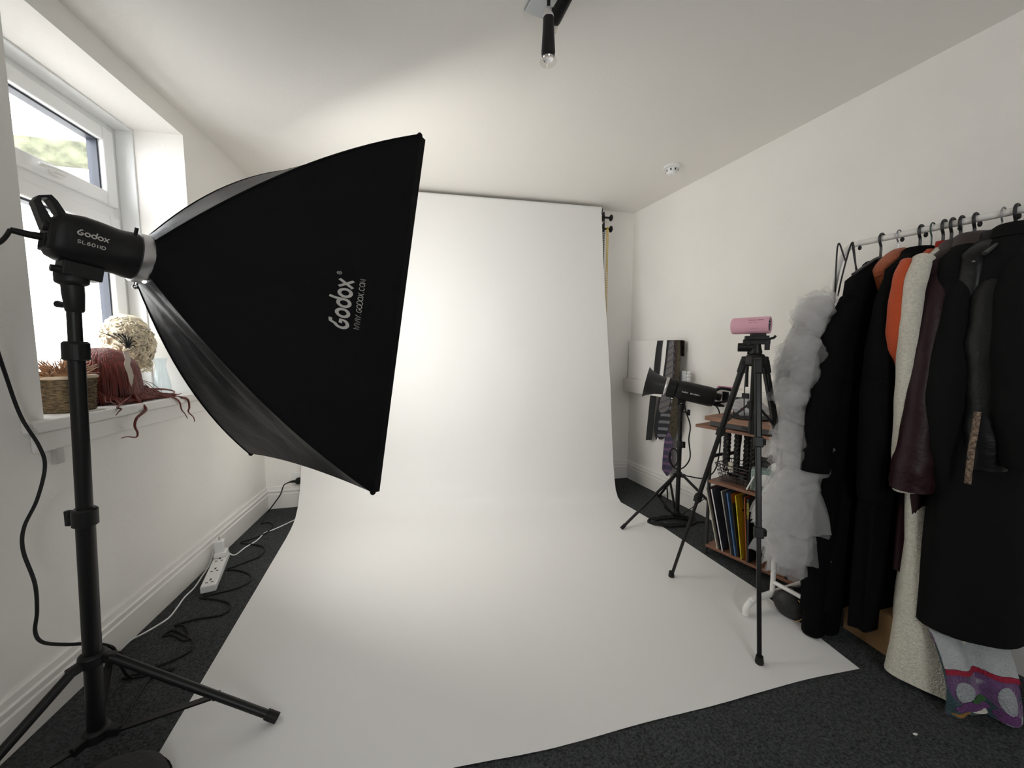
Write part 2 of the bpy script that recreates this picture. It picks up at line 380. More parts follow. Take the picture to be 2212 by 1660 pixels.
sc.cycles.max_bounces = 14; sc.cycles.diffuse_bounces = 8; sc.cycles.glossy_bounces = 4; sc.cycles.transparent_max_bounces = 24
sc.cycles.sample_clamp_indirect = 8.0; sc.cycles.use_denoising = True
# ================================================================== paper backdrop
q_ = math.radians(16.5); dP = V((-math.sin(q_), math.cos(q_), 0)); wP = V((dP.y, -dP.x, 0))
RPROF = [(0, 2.668, 2.125), (.20, 2.613, 1.62), (.34, 2.559, 1.275), (.47, 2.506, .935), (.60, 2.466, .60), (.73, 2.428, .263), (.78, 2.402, .133), (.80, 2.385, .075), (.82, 2.355, .032), (.84, 2.31, .010), (.87, 2.22, .004), (1.0, .834, .003)]
LPROF = [(0, 2.835, 2.125), (.20, 2.84, 1.62), (.34, 2.845, 1.275), (.47, 2.85, .935), (.60, 2.855, .60), (.70, 2.845, .34), (.76, 2.765, .158), (.79, 2.69, .072), (.815, 2.61, .025), (.84, 2.50, .009), (.87, 2.40, .004), (1.0, .955, .003)]
def edge_w(t):  # right edge across
    return lerp_tab([(0, 1.488), (.78, 1.49), (.84, 1.487), (.90, 1.528), (.96, 1.532), (1.0, 1.478)], t)[0]
tv = [0, .04, .08, .14, .20, .27, .34, .40, .47, .53, .60, .65, .70, .73, .745, .76, .77, .78, .79, .80, .81, .82, .83, .84, .855, .87, .885, .90, .915, .93, .945, .96, .975, .985, .993, 1.0]
def paper_pt(t, x):
    ru, rz = lerp_tab(RPROF, t); lu, lz = lerp_tab(LPROF, t)
    w0, w1 = -.64, edge_w(t); w_ = w0+(w1-w0)*x
    u = lu+(ru-lu)*x; z = lz+(rz-lz)*x
    if t > .93: # front edge is cut slightly unevenly
        k = (t-.93)/.07; u += k*(.004*math.sin(x*9)+.003*math.sin(x*23)+.03*(x-x*x)*2-.02*math.sin(pi*x))
    if t < .80: # soft vertical creases in the hanging part
        k = min(1, t*3)*min(1, (.80-t)*6)
        u += k*.007*(noise.noise(V((x*5+z*1.2, z*2.2, 3)))+.5*noise.noise(V((x*11-z*2, z*4, 7))))
        w_ += k*.002*noise.noise(V((z*4, x, 1)))
    else:
        k = min(1, (t-.80)*8)
        z += k*max(0, .004*noise.noise(V((w_*3, u*3, 9)))+.0016*noise.noise(V((w_*13, u*9, 2))))
        if x > .93 : z += .004*max(0, noise.noise(V((u*3, 4, 4))))*(x-.93)/.07
    return dP*u + wP*w_ + Z*z
M_paper = mat('white_seamless_paper', (.76, .755, .745), .62, bump=.05, bscale=9, spec=.3)
bdp = thing('paper_backdrop', 'white seamless paper sweep hanging from the back wall onto the carpet', 'backdrop', paper_pt(.9, .5)*1.0)
nx = 64
mb = MB()
def pf(a, b):
    i = a*(len(tv)-1); k = min(int(i), len(tv)-2); return paper_pt(tv[k]+(tv[k+1]-tv[k])*(i-k), b)
mb.sheet(pf, len(tv)-1, nx, -.0006)
mb.build('paper_sheet', M_paper, bdp, angle=60)
ra, rb = paper_pt(0, 0), paper_pt(0, 1)
rdir = (rb-ra).normalized(); rn = V((rdir.y, -rdir.x, 0))
if rn.y > 0: rn = -rn
rc0 = ra - rn*.028 + Z*.004 - rdir*.02; rc1 = rb - rn*.028 + Z*.004 + rdir*.004
mb = MB(); mb.cyl(rc0, rc1, .0275, 28); mb.build('paper_roll', M_paper, bdp)
mb = MB(); mb.cyl(rc1 - rdir*.01, rc1+rdir*.012, .019, 20); mb.build('roll_end_plug', M_plast, bdp)

# wall brackets with cone plugs and bead chains, right of the paper
def bracket(zc, pxk, label, two):
    c = rc1 + rdir*.03; c = V((c.x, c.y, zc))
    t = thing('roll_bracket', label, 'bracket', c, 'black backdrop brackets')
    fwd = rn; h = .027
    m = MB()
    A = c - rdir*.012
    pts = [A-fwd*.03+Z*h, A+fwd*.03+Z*h, A+fwd*.03-Z*h, A-fwd*.03-Z*h, A-fwd*.03+Z*h]
    for p, r in zip(pts, pts[1:]): m.bar(p, r, .008, .005)
    wallp = PB((A-LB).dot(bd), 0, zc)
    m.bar(A-fwd*.03, V((wallp.x, wallp.y, zc)), .02, .006, Z)
    m.build('bracket_frame', M_black, t)
    m = MB(); m.lathe(c-rdir*.014, rdir, [(.010, 0), (.024, .004), (.026, .010), (.017, .014), (.008, .018)], 20); m.build('chain_wheel', M_plast, t)
    m = MB(); m.lathe(c+rdir*.0, rdir, [(.0075, 0), (.0075, .044), (.014, .048), (.024, .054), (.025, .060), (.016, .068), (.003, .071)], 20); m.build('plug_knob', M_plast, t)
    return c
c1 = bracket(2.083, 0, 'upper black wall bracket with knob at the paper roll end', False)
c2 = bracket(2.000, 0, 'lower black wall bracket with knob below the paper roll', True)
def chain(name, label, col, p, zb, wob):
    m = MB(); n = int((p.z-zb)/.013); lw = .0075
    for k in range(n):
        z = p.z-k*.013; o = V((wob*math.sin(k*.05), 0, 0))
        q = p+o; q = V((q.x, q.y, z))
        for s in (-1, 1): m.bar(q+rdir*lw*s*.8, q+rdir*lw*s*.8-Z*.013, .003, .003)
        m.box(q, (lw, .0025, .0025), (rdir, rn, Z))
    return m.build(name, col, label=label, cat='chain', group='backdrop roll chains')
M_yel = mat('yellow_plastic', (.62, .40, .03), .4)
chain('bead_chain', 'yellow plastic loop chain hanging from the lower roll bracket', M_yel, c2+rdir*.016+rn*.031, .62, .0006)
chain('bead_chain', 'black plastic chain hanging close to the paper edge', M_plast, c1-rdir*.018+rn*.036, .95, .0004)
# ================================================================== softbox, lamp and stand in the foreground
SC = .882
P0 = CAM + (V((-1.133, 1.225, 1.358))-CAM)*SC
sd = V((.460, .874, -.158)).normalized(); ss = V((.880, -.473, -.053)); ss = (ss-sd*ss.dot(sd)).normalized(); su = ss.cross(sd)
SW, SH, SL = .869*SC, 1.456*SC, .627*SC
RR = .066
def sbx(p, q, a): return P0 + ss*p + su*q + sd*a       # softbox frame: across, up, along
def rib(sx, sy, t):
    """corner rib from the ring (t=0) to the front corner (t=1), bowed outwards"""
    g = t + .30*t*(1-t)*(1-.25*t)
    r0 = RR*.70
    return V((sx*(r0+(SW/2-r0)*g), sy*(r0+(SH/2-r0)*g), -.004+(SL+.004)*(t-.11*t*(1-t))))
def panel(side):
    """side: 0 near, 1 bottom, 2 far, 3 top"""
    c = [((1, 1), (1, -1)), ((1, -1), (-1, -1)), ((-1, -1), (-1, 1)), ((-1, 1), (1, 1))][side]
    out = [V((1, 0, 0)), V((0, -1, 0)), V((-1, 0, 0)), V((0, 1, 0))][side]
    def fn(t, k):
        a = rib(*c[0], t); b = rib(*c[1], t); p = a+(b-a)*k
        bow = 4*k*(1-k)
        if t < .25: # round out towards the ring
            e = (1-t/.25); p += out*bow*e*RR*.30
        # fabric drawn in between the ribs, slack wrinkles on the lower panel
        amt = {0: .010, 1: .045, 2: .02, 3: .012}[side]
        p -= out*bow*amt*math.sin(pi*min(1, t*1.0)) if side != 1 else out*bow*(amt*math.sin(pi*t*.8))
        if t > .8: p -= V((0, 0, 1))*bow*{0: .002, 1: .022, 2: .01, 3: .012}[side]*((t-.8)/.2)**2
        if side == 1:
            wr = math.sin(pi*t)*bow
            p += V((0, 1, 0))*wr*(.022*noise.noise(V((t*3.2+k*2, k*7, 1)))+.010*noise.noise(V((t*7-k*7, k*15, 5))))
        if side == 3: p += V((0, 1, 0))*.004*math.sin(pi*t)*bow*noise.noise(V((t*9, k*7, 3)))
        return sbx(*p)
    return fn
M_sil = mat('silver_lining', (.6, .6, .6), .35, .8)
M_diff = mat('lit_diffuser', (.85, .85, .85), .7, emit=(1, .968, .905), estr=1.65)
M_sheen = mat('slack_sheen_nylon', (.0045, .0060, .0095), .48, bump=.35, bscale=18, spec=.26)  # bluish window sheen put into the colour of the top and bottom panels
sb = thing('softbox', 'large black rectangular softbox on the lamp by the window, facing the paper', 'softbox', P0)
for k, nm in enumerate(('side_panel', 'side_panel', 'side_panel', 'side_panel')):
    m = MB(); m.sheet(panel(k), 22, 18, -.0012); m.build(nm, M_sheen if k in (1, 3) else M_fabric, sb, angle=70)
for sx, sy in ((1, 1), (1, -1), (-1, -1), (-1, 1)):
    m = MB(); m.tube([sbx(*(rib(sx, sy, t/16)+V((sx, sy, 0))*.001)) for t in range(17)], .0035, 8); m.build('corner_seam', M_fabric, sb)
    c = rib(sx, sy, 1)
    m = MB(); m.ball(sbx(c.x-sx*.004, c.y-sy*.004, c.z+.002), (.012, .015, .010), 10, 8, (ss, su, sd)); m.build('corner_pocket', M_fabric, sb)
m = MB(); lip = [(1, 1), (1, -1), (-1, -1), (-1, 1)]
for k in range(4):
    a = lip[k]; b = lip[(k+1) % 4]; f_ = panel(k)
    def lf(t, q, f_=f_): return f_(1, q) + sd*(.028*t)
    m.sheet(lf, 2, 18, -.0012)
m.build('front_lip', M_fabric, sb, angle=70)
m = MB()
def df(a, b):
    x = (a-.5)*2*.985; y = (b-.5)*2*.985
    e = .022*(1-x*x)
    return sbx(x*SW/2*(1-.01), y*(SH/2-.026*(1-x*x)), SL-.006)
m.sheet(df, 10, 12, .001); m.build('diffuser', M_diff, sb)
m = MB(); m.lathe(sbx(0, 0, -.030), sd, [(.058, 0), (.066, .002), (.067, .022), (.064, .030), (.058, .030)], 40, False, False); m.build('speed_ring', M_steel, sb)
m = MB(); m.cyl(sbx(0, -.060, -.016), sbx(0, -.076, -.016), .005, 10); m.ball(sbx(0, -.078, -.016), (.007, .007, .007), 10, 8); m.build('ring_knob', M_chrome, sb)
m = MB(); m.ball(sbx(.020, -.058, -.006), (.010, .008, .007), 12, 8, (ss, su, sd)); m.build('leak_glow', mat('lamp_glow', (.9, .9, .9), .5, emit=(1, .97, .92), estr=3.0), sb, 'glowing bead standing in for lamp light leaking at the ring')  # small emissive ball imitates the light leak; there is no real gap
# lettering on the near panel, reading upwards
near = panel(0)
def near_map(x0, y0, sc, up0=None):
    # text x runs up the panel (towards its top), text y runs towards the ring
    def fn(x, y):
        t = .82 - (y0 + y*sc)/SL; k = .5 - (x0 + x*sc)/SH
        p = near(t, k); n = (near(t+.01, k)-p).cross(near(t, k+.01)-p).normalized()
        if n.dot(ss) < 0: n = -n
        return p + n*.0012, n
    return fn
m = MB(); letters(m, logo_strokes(), near_map(-.117, .027, .0405)); m.build('brand_lettering', M_print, sb, 'pale grey printed wordmark', smooth=False)
m = MB(); q, wd_ = text_strokes('WWW.GODOX.COM', .13, 1.05, .12); letters(m, q, near_map(-.106, -.003, .0150)); m.build('web_address', M_print, sb, 'small pale web address', smooth=False)
m = MB(); o_ = arc(0, 0, .5, 0, 360, 18); o_[-1] = o_[0]; q, _x = text_strokes('R', .16); q = [[(a*.5-.2, b*.5-.25) for a, b in z] for z in q]
letters(m, stroke2d(o_, .12)+q, near_map(.106, .066, .012)); m.build('registered_mark', M_print, sb, smooth=False)

# --- lamp head
lp = thing('studio_lamp', 'black studio lamp head behind the softbox, with carrying handle and printed name', 'studio light', P0-sd*.15)
LU = su; LS = ss
def lb(p, q, a): return P0 + LS*p + LU*q + sd*a
def sq(w, h, a, n=28, e=.5, dy=0):
    r = []
    for j in range(n):
        c, s = math.cos(2*pi*j/n), math.sin(2*pi*j/n)
        r.append(lb(w*math.copysign(abs(c)**e, c), h*math.copysign(abs(s)**e, s)+dy, a))
    return r
M_body = mat('lamp_body_black', (.006, .006, .0065), .5, bump=.05, bscale=300, spec=.3)
m = MB(); m.rings([sq(.042, .036, -.180, e=.55, dy=-.006), sq(.048, .046, -.174, e=.55, dy=-.005), sq(.050, .056, -.160, e=.6, dy=-.002), sq(.052, .060, -.13, e=.65), sq(.053, .060, -.10, e=.78), sq(.055, .058, -.07, e=.95), sq(.058, .058, -.060, e=1), sq(.061, .061, -.042, e=1), sq(.061, .061, -.028, e=1)])
m.build('housing', M_body, lp, angle=50)
m = MB(); m.box(lb(0, -.006, -.178), (.036, .034, .006), (LS, LU, sd)); m.box(lb(0, .02, -.185), (.035, .004, .003), (LS, LU, sd))
for k in range(5): m.box(lb(-.02+.01*k, -.02, -.185), (.002, .016, .002), (LS, LU, sd))
m.cyl(lb(.02, .010, -.182), lb(.02, .010, -.192), .010, 16)
m.build('rear_panel', M_plast, lp, bevel=.002)
m = MB()
outer = [(90, 496), (67, 436), (77, 424), (106, 423), (119, 436), (138, 464), (146, 473), (112, 492)]
inner = [(104, 471), (84, 437), (84, 430), (92, 428), (100, 432), (112, 450), (121, 464), (115, 471)]
H0 = P0 - sd*.17
oo = [onplane(x, y, H0, LS) for x, y in outer]; ii = [onplane(x, y, H0, LS) for x, y in inner]
for w0, w1 in ((-.020, .020),):
    m.rings([[q+LS*w0 for q in ii], [q+LS*w0 for q in oo], [q+LS*w1 for q in oo], [q+LS*w1 for q in ii], [q+LS*w0 for q in ii]], True, False, False)
m.build('handle', M_plast, lp, angle=30, bevel=.002)
m = MB(); m.cyl(lb(.03, .050, -.040), lb(.034, .070, -.040), .004, 8); m.build('release_pin', M_black, lp)
def lamp_text(x0, y0, sc):
    def fn(x, y):
        a = -.165 + x0 + x*sc; yy = y0 + y*sc
        w = .0530
        e = .68; fy = min(.98, abs(yy)/.060); sx = w*max(0.02, (1-fy**(2/e)))**(e/2)
        p = lb(sx, yy, a); n = (LS + LU*yy*4).normalized(); return p+n*.0022, n
    return fn
m = MB(); letters(m, logo_strokes(), lamp_text(.020, .006, .0108)); m.build('brand_lettering', M_print, lp, 'pale grey printed wordmark', smooth=False)
m = MB(); q, _x = text_strokes('SL60IID', .2, 1.1); letters(m, q, lamp_text(.021, -.013, .0074)); m.build('name_lettering', M_print, lp, smooth=False)
yb = lb(0, -.064, -.132)
pole = V((-1.064, .958, 0))
m = MB(); m.bar(lb(0, -.058, -.10), lb(0, -.085, -.132), .055, .03, sd); m.lathe(lb(0, -.085, -.132)-Z*.028, Z, [(.016, 0), (.030, .008), (.030, .03), (.024, .04)], 20)
m.box(lb(0, -.072, -.12), (.03, .018, .035), (LS, LU, sd)); m.build('tilt_bracket', M_plast, lp, bevel=.003)
kk = lb(.01, -.082, -.15)
m = MB(); m.tube([onplane(108, 578, H0+LS*.02, LS), onplane(125, 581, H0+LS*.02, LS), onplane(150, 590, H0+LS*.02, LS), onplane(172, 596, H0+LS*.02, LS)], [.008, .0095, .0085, .008], 12)
m.build('tilt_lever', M_plast, lp)
top = lb(0, -.085, -.132)-Z*.028
m = MB(); m.lathe(top-Z*.062, Z, [(.014, 0), (.017, .004), (.020, .045), (.020, .064)], 18); m.tube([top-Z*.048-LS*.018-sd*.01, top-Z*.046-LS*.036-sd*.02], [.006, .009], 8); m.build('stand_socket', M_plast, lp)
m = MB(); m.tube([lb(0, -.012, -.178), lb(0, -.016, -.205), lb(-.006, -.016, -.23)], [.009, .008, .0065], 10); m.build('plug', M_rub, lp)

# --- light stand
def light_stand(label, base, top_z, hub_z, spread0, azs, legz, r, collars, grp, lean=(0, 0), last=1.0, knob_az=0.0, brace=.42):
    Z = V((lean[0], lean[1], 1))
    t = thing('light_stand', label, 'light stand', base, grp)
    b = V((base.x, base.y, 0)); hub_z2 = .045
    cs = [hub_z2] + collars + [top_z]
    rr = [r*1.0, r*.86, r*.72]
    for k in range(len(cs)-1):
        m = MB(); m.cyl(b+Z*(cs[k]-(.02 if k else 0)), b+Z*cs[k+1], rr[min(k, 2)], 20); m.build('pole_section', M_black, t)
        if k < len(cs)-2 or True:
            zc = cs[k+1]
            if k == len(cs)-2: continue
            m = MB(); m.lathe(b+Z*(zc-.03), Z, [(r*1.12, 0), (r*1.35, .003), (r*1.35, .042), (r*1.1, .047)], 20); cl = m.build('collar', M_plast, t)
            kd = V((math.cos(knob_az+k*2.4), math.sin(knob_az+k*2.4), 0))
            m = MB(); m.cyl(b+Z*(zc-.01)+kd*r, b+Z*(zc-.01)+kd*(r*2.0), .006, 10); m.box(b+Z*(zc-.01)+kd*(r*2.3), (.006, .006, .020), (kd, V((0, 0, 1)).cross(kd), V((0, 0, 1)))); m.build('knob', M_plast, cl, bevel=.002)
    for zc, nm in ((hub_z, 'leg_hub'), (hub_z2, 'brace_hub')):
        m = MB(); m.lathe(b+Z*(zc-.016), Z, [(r*1.15, 0), (r*1.55, .004), (r*1.55, .03), (r*1.15, .036)], 20)
        for az in azs:
            d = V((math.sin(az), math.cos(az), 0)); m.box(b+Z*zc+d*(r*1.9), (.008, r*1.0, .012), (V((0, 0, 1)).cross(d), d, V((0, 0, 1))))
        m.build(nm, M_plast, t, bevel=.002)
    for ai, az in enumerate(azs):
        spread = spread0*(1 if ai < 2 else last)
        d = V((math.sin(az), math.cos(az), 0)); a = b+Z*hub_z+d*(r*2.2); f = b+d*spread+V((0, 0, legz))
        m = MB(); m.tube([a, f], r*.62, 12); lg = m.build('leg', M_black, t)
        m = MB(); dirn = (f-a).normalized(); m.tube([f-dirn*.03, f+dirn*.004], r*.78, 12); m.build('rubber_foot', M_rub, lg)
        p = a+(f-a)*brace; m = MB(); m.bar(b+Z*hub_z2+d*(r*2.2), p, .005, r*1.0, d.cross(V((0, 0, 1)))); m.cyl(p-d.cross(V((0, 0, 1)))*r*.8, p+d.cross(V((0, 0, 1)))*r*.8, .0035, 8); m.build('brace', M_black, t)
    return t
sp_z = top.z-.06
pbase = V((-1.128, .958, 0)); foot = fl(605, 1558); fv = foot-pbase; az0 = math.atan2(fv.x, fv.y); spr = math.hypot(fv.x, fv.y)
hz = .262
light_stand('tall black light stand carrying the large softbox, close to the camera', pbase, sp_z, hz, spr-.01, [az0, az0+2*pi/3-.20, az0-2*pi/3], .012, .0185, [.66, 1.085], 'black light stands', lean=((top.x-pbase.x)/top.z, (top.y-pbase.y)/top.z), last=.88, knob_az=math.radians(180), brace=.62)
# --- power cord of the lamp: out of frame, down the wall and over to the stand
pg = lb(-.006, -.016, -.23)
pts = [pg, at(0, 524, .86), at(-60, 560, .88), at(-30, 680, .95), at(12, 810, 1.02), at(45, 900, 1.04), at(85, 965, 1.04), at(97, 1010, 1.04), at(80, 1080, 1.02), at(52, 1140, 1.0), at(50, 1190, .99), at(75, 1260, .985), at(80, 1320, .98), at(76, 1365, .975), at(92, 1388, .97), at(140, 1393, .97), at(200, 1391, 1.0), at(240, 1398, 1.02), at(252, 1414, 1.04), at(262, 1440, 1.12), fl(285, 1465, .006), fl(340, 1452, .006), fl(375, 1446, .006), fl(330, 1462, .006), fl(300, 1500, .006), fl(268, 1560, .006), fl(245, 1585, .006), fl(225, 1588, .006)]
m = MB(); m.tube(spline(pts, 7), .0042, 8); m.build('lamp_cable', M_rub, label='thick black power cord of the big lamp, hanging in front of the left wall', cat='cord', group='black cords')
# black cable with a plug in the back wall socket, zigzagging over the carpet
skt = thing('wall_socket', 'white single wall socket low on the back wall beside the paper', 'socket', PB(.205, 0, .195))
m = MB(); m.box(PB(.205, .005, .195), (.043, .005, .043), (bd, nB, Z)); m.build('face_plate', M_white, skt, bevel=.003)
m = MB(); pc = PB(.208, .010, .185); m.lathe(pc, nB, [(.020, 0), (.022, .004), (.021, .022), (.014, .030), (.004, .031)], 18); m.tube([pc+nB*.018-bd*.016, pc+nB*.018-bd*.042, pc+nB*.02-bd*.055-Z*.002], [.009, .007, .005], 10); 
cab = thing('extension_cable', 'black cable plugged into the back wall socket and zigzagging over the carpet', 'cable', fl(560, 1200), 'black cords')
m.build('plug', M_rub, cab)
zz = [(624, 1043, None), (602, 1055, None), (590, 1080, None), (580, 1105, 0), (570, 1124, 0), (565, 1132, 0), (580, 1129, 0), (590, 1137, 0), (575, 1152, 0), (540, 1166, 0), (519, 1173, 0), (540, 1176, 0), (565, 1180, 0), (571, 1190, 0), (560, 1203, 0), (530, 1215, 0), (505, 1225, 0), (490, 1231, 0), (515, 1233, 0), (540, 1242, 0), (538, 1258, 0), (510, 1272, 0), (470, 1282, 0), (440, 1290, 0), (433, 1292, 0), (465, 1295, 0), (495, 1304, 0), (495, 1318, 0), (475, 1330, 0), (430, 1337, 0), (390, 1347, 0), (378, 1352, 0), (398, 1353, 0), (408, 1370, 0), (400, 1385, 0), (372, 1372, 0), (352, 1375, 0), (375, 1362, 0), (410, 1380, 0), (418, 1392, 0), (410, 1408, 0), (380, 1424, 0), (340, 1440, 0), (300, 1455, 0), (265, 1466, 0), (290, 1464, 0), (330, 1456, 0)]
wpts = [PB(.155, .03, .183), PB(.125, .05, .17), PB(.105, .075, .11)] + [fl(a, b, .0045) for a, b, c in zz if c is not None]
m = MB(); m.tube(spline(wpts, 6), .0038, 8); m.build('cable', M_rub, cab)
# white extension lead with adaptor
st_a, st_b = fl(450, 1282), fl(482, 1207); sdir = (st_b-st_a).normalized(); sx_ = V((sdir.y, -sdir.x, 0)); smid = (st_a+st_b)/2; sln = (st_b-st_a).length/2
ps = thing('power_strip', 'white multi-socket power strip on the carpet along the left baseboard', 'power strip', smid)
m = MB(); m.box(smid+Z*.018, (.029, sln, .016), (sx_, sdir, Z)); m.build('strip_body', M_white, ps, bevel=.004)
for k in range(3):
    c = smid + sdir*(-.75+.62*k)*sln + Z*.0345
    m = MB()
    m.box(c+sdir*.014, (.0035, .007, .0006), (sx_, sdir, Z))
    for s in (-1, 1): m.box(c-sdir*.01+sx_*s*.011, (.0045, .0028, .0006), (sx_, sdir, Z))
    m.build('socket_holes', M_dark, ps, smooth=False)
m = MB(); c = smid+sdir*.78*sln+Z*.035
m.box(c+Z*.012, (.027, .03, .012), (sx_, sdir, Z)); m.box(c+Z*.05-sx_*.004, (.020, .018, .030), (sx_, sdir, Z)); m.box(c+Z*.076-sx_*.004, (.012, .010, .006), (sx_, sdir, Z))
ad = m.build('plug_adaptor', M_white, label='white plug adaptor standing upright in the far socket of the strip', cat='adaptor', bevel=.004)
m = MB(); m.cyl(c+Z*.082-sx_*.004, c+Z*.10-sx_*.004, .0028, 8)
o = m.build('adaptor_pin', M_steel, ad)
def wcord(label, pts):
    m = MB(); m.tube(spline(pts, 7), .0033, 8); m.build('white_cable', M_white, label=label, cat='cord', group='white cords')
wcord('white cord running from the power strip towards and under the paper', [c+sdir*.03+Z*.012, c+sdir*.06+Z*.006] + [fl(a, b, .0035) for a, b in ((505, 1200), (530, 1183), (555, 1168), (572, 1152), (595, 1143), (638, 1123))] + [fl(660, 1112, .0015)])
wcord('thin white cord curving along the left baseboard to the light stand', [c-sx_*.03+Z*.03, fl(452, 1222, .004), fl(437, 1245, .0035), fl(420, 1270, .0035), fl(398, 1292, .0035), fl(385, 1310, .0035), fl(365, 1335, .0035), fl(335, 1355, .0035), fl(305, 1372, .0035), fl(285, 1382, .0035), fl(265, 1398, .0035)])
# ================================================================== window sill: basket, wigs, glass
ZS = .877
def SILL(px, off, z=ZS):
    """point on the sill seen at column px, off metres from the wall face"""
    p0 = PL(0, off, 0); d = ray(px, 860); d = V((d.x, d.y, 0)); k = (p0-V((0, 0, 0))).dot(nL)/d.dot(nL)
    return V((d.x*k, d.y*k, z))
def lenat(p): return (V((p.x, p.y, 0))).y
M_sea = mat('seagrass', (.15, .105, .055), .9, bump=1.0, bscale=90, var=.75, vscale=70, anis=(1, 1, 2.6))
bc = SILL(142, -.065); bx, by = aL, nL
bk = thing('seagrass_basket', 'woven seagrass basket on the window sill behind the light stand', 'basket', bc)
m = MB(); R = []
def sqr(w, d, z, n=40):
    r = []
    for j in range(n):
        cs, sn = math.cos(2*pi*j/n), math.sin(2*pi*j/n); e = .35
        r.append(bc + bx*w*math.copysign(abs(cs)**e, cs) + by*d*math.copysign(abs(sn)**e, sn) + Z*z)
    return r
for k in range(25):
    z = .112*k/24; bul = .004*(1 if k % 2 else 0); R.append(sqr(.054+.008*k/24+bul, .052+.006*k/24+bul, z))
for k in range(10): R.append(sqr(.060-.007, .056-.006, .112-.09*k/9))
m.rings(R); m.build('woven_body', M_sea, bk, angle=80)
m = MB(); rim = sqr(.063, .059, .114); m.tube(rim+[rim[0]], .0055, 8); m.build('rim', mat('pale_cane', (.55, .45, .33), .8, bump=.6, bscale=80), bk)
random.seed(4)
def hairs(mb, n, gen, r0=.0022, r1=.0008, seg=5):
    for k in range(n):
        pts = gen(k); L = len(pts); mb.tube(pts, [r0+(r1-r0)*i/(L-1) for i in range(L)], seg, cap=False)
M_brn = mat('brown_hair', (.33, .17, .075), .55, var=.4, vscale=60, sheen=.2)
m = MB(); wc = bc + Z*.108 + aL*.004
m.ball(wc, (.048, .042, .040), 18, 12, (bx, by, Z), lambda d: 1+.12*noise.noise(d*4))
def g1(k):
    a = random.uniform(0, 2*pi); e = random.uniform(.1, 1.0); d = V((math.cos(a)*math.cos(e), math.sin(a)*math.cos(e), math.sin(e)))
    p = wc + bx*d.x*.046 + by*d.y*.040 + Z*d.z*.038; out = []
    t = V((random.uniform(-1, 1), random.uniform(-1, 1), random.uniform(-.3, .8)))
    for i in range(6): out.append(p.copy()); p = p + (bx*d.x+by*d.y+Z*d.z)*.007 + t*.006; t = t*.8 + V((random.uniform(-1, 1), random.uniform(-1, 1), random.uniform(-.6, .6)))*.5
    return out
hairs(m, 170, g1, .002, .0007)
m.tube(spline([wc+Z*.03+aL*-.01, wc+Z*.055-aL*.016, wc+Z*.07-aL*.024, wc+Z*.068-aL*.03], 4), [.011, .0105, .010, .009, .008, .007, .006, .005, .0045, .004, .003, .002, .001], 6)
m.build('brown_hairpiece', M_brn, label='tousled brown hairpiece heaped in the seagrass basket', cat='hairpiece')
# red wig
M_red = mat('auburn_hair', (.145, .020, .012), .42, var=.55, vscale=30, anis=(4, 4, .6), spec=.5, bump=.5, bscale=50)
rc = SILL(235, -.065); rr_ = (.098, .088, .150)
rw = thing('red_wig', 'long dark red wig with a pale parting on the window sill', 'wig', rc)
def rdome(d): return 1 + .06*noise.noise(d*3) + .03*noise.noise(V((d.x*14, d.y*14, d.z*2)))
m = MB(); rc = SILL(228, -.112); hc = rc + Z*.098
m.ball(hc, (.120, .092, .110), 40, 26, (aL, nL, Z), rdome)
hv = V((-hc.x, -hc.y, 0)).normalized()       # towards the camera side
random.seed(11)
def g2(k):
    a = random.uniform(-.6, 3.8); out = []
    w_ = random.uniform(.002, .006); ph = random.uniform(0, 6)
    for i in range(15):
        t = i/14; th = .15+1.72*t
        rad = (1.03+.10*max(0, t-.55))
        d = V((math.cos(a)*math.sin(th), math.sin(a)*math.sin(th), math.cos(th)))
        p = hc + (aL*d.x*.120 + nL*d.y*.092 + Z*d.z*.110)*rad
        p += aL*math.sin(t*9+ph)*w_*t
        if t > .62: p.z = hc.z + Z.z*(p.z-hc.z) - .085*((t-.62)/.38)
        p.z = max(p.z, ZS+.003+.004*(k % 4)); out.append(p)
    return out
hairs(m, 420, g2, .0034, .0018, 5)
# curls that spread along the sill towards the front edge
def g3(k):
    s = random.uniform(-.13, .15); out = []; ph = random.uniform(0, 6); ln = random.uniform(.06, .13); dr = random.uniform(-.3, 1.0)
    for i in range(14):
        t = i/13; p = hc + aL*(-s*.8) + nL*(.055+.085*t*.9) - aL*dr*ln*t + Z*0
        q = V((p.x, p.y, ZS + .004 + .045*(1-t)**2 + .006*abs(math.sin(t*8+ph))))
        q += aL*.008*math.sin(t*11+ph); 
        if (q-LB).dot(nL) > .02: q -= nL*((q-LB).dot(nL)-.02)
        out.append(q)
    return out
hairs(m, 230, g3, .0030, .0012, 5)
m.build('hair', M_red, rw, angle=80)
m = MB()
def lock(pts, r): sp = spline(pts, 6); n = len(sp); m.tube(sp, [r*(1-.85*i/(n-1))+.0004 for i in range(n)], 7)
E_ = lambda px, py, off=.042: (lambda p0: onplane(px, py, p0, nL))(PL(0, off, 0))
lock([SILL(290, -.02, ZS+.03), E_(300, 868, .02), E_(315, 885, .04), E_(296, 903), E_(291, 920), E_(297, 935), E_(294, 945), E_(275, 938+6), E_(262, 947)], .0065)
lock([SILL(300, -.06, ZS+.03), SILL(330, -.03, ZS+.02), E_(355, 858, .025), E_(372, 858, .038), E_(387, 868), E_(392, 885), E_(400, 895), E_(405, 905)], .006)
lock([SILL(300, -.06, ZS+.03), SILL(350, -.02, ZS+.012), E_(385, 858, .03), E_(405, 863, .042), E_(409, 880), E_(407, 890), E_(418, 902), E_(420, 912)], .0065)
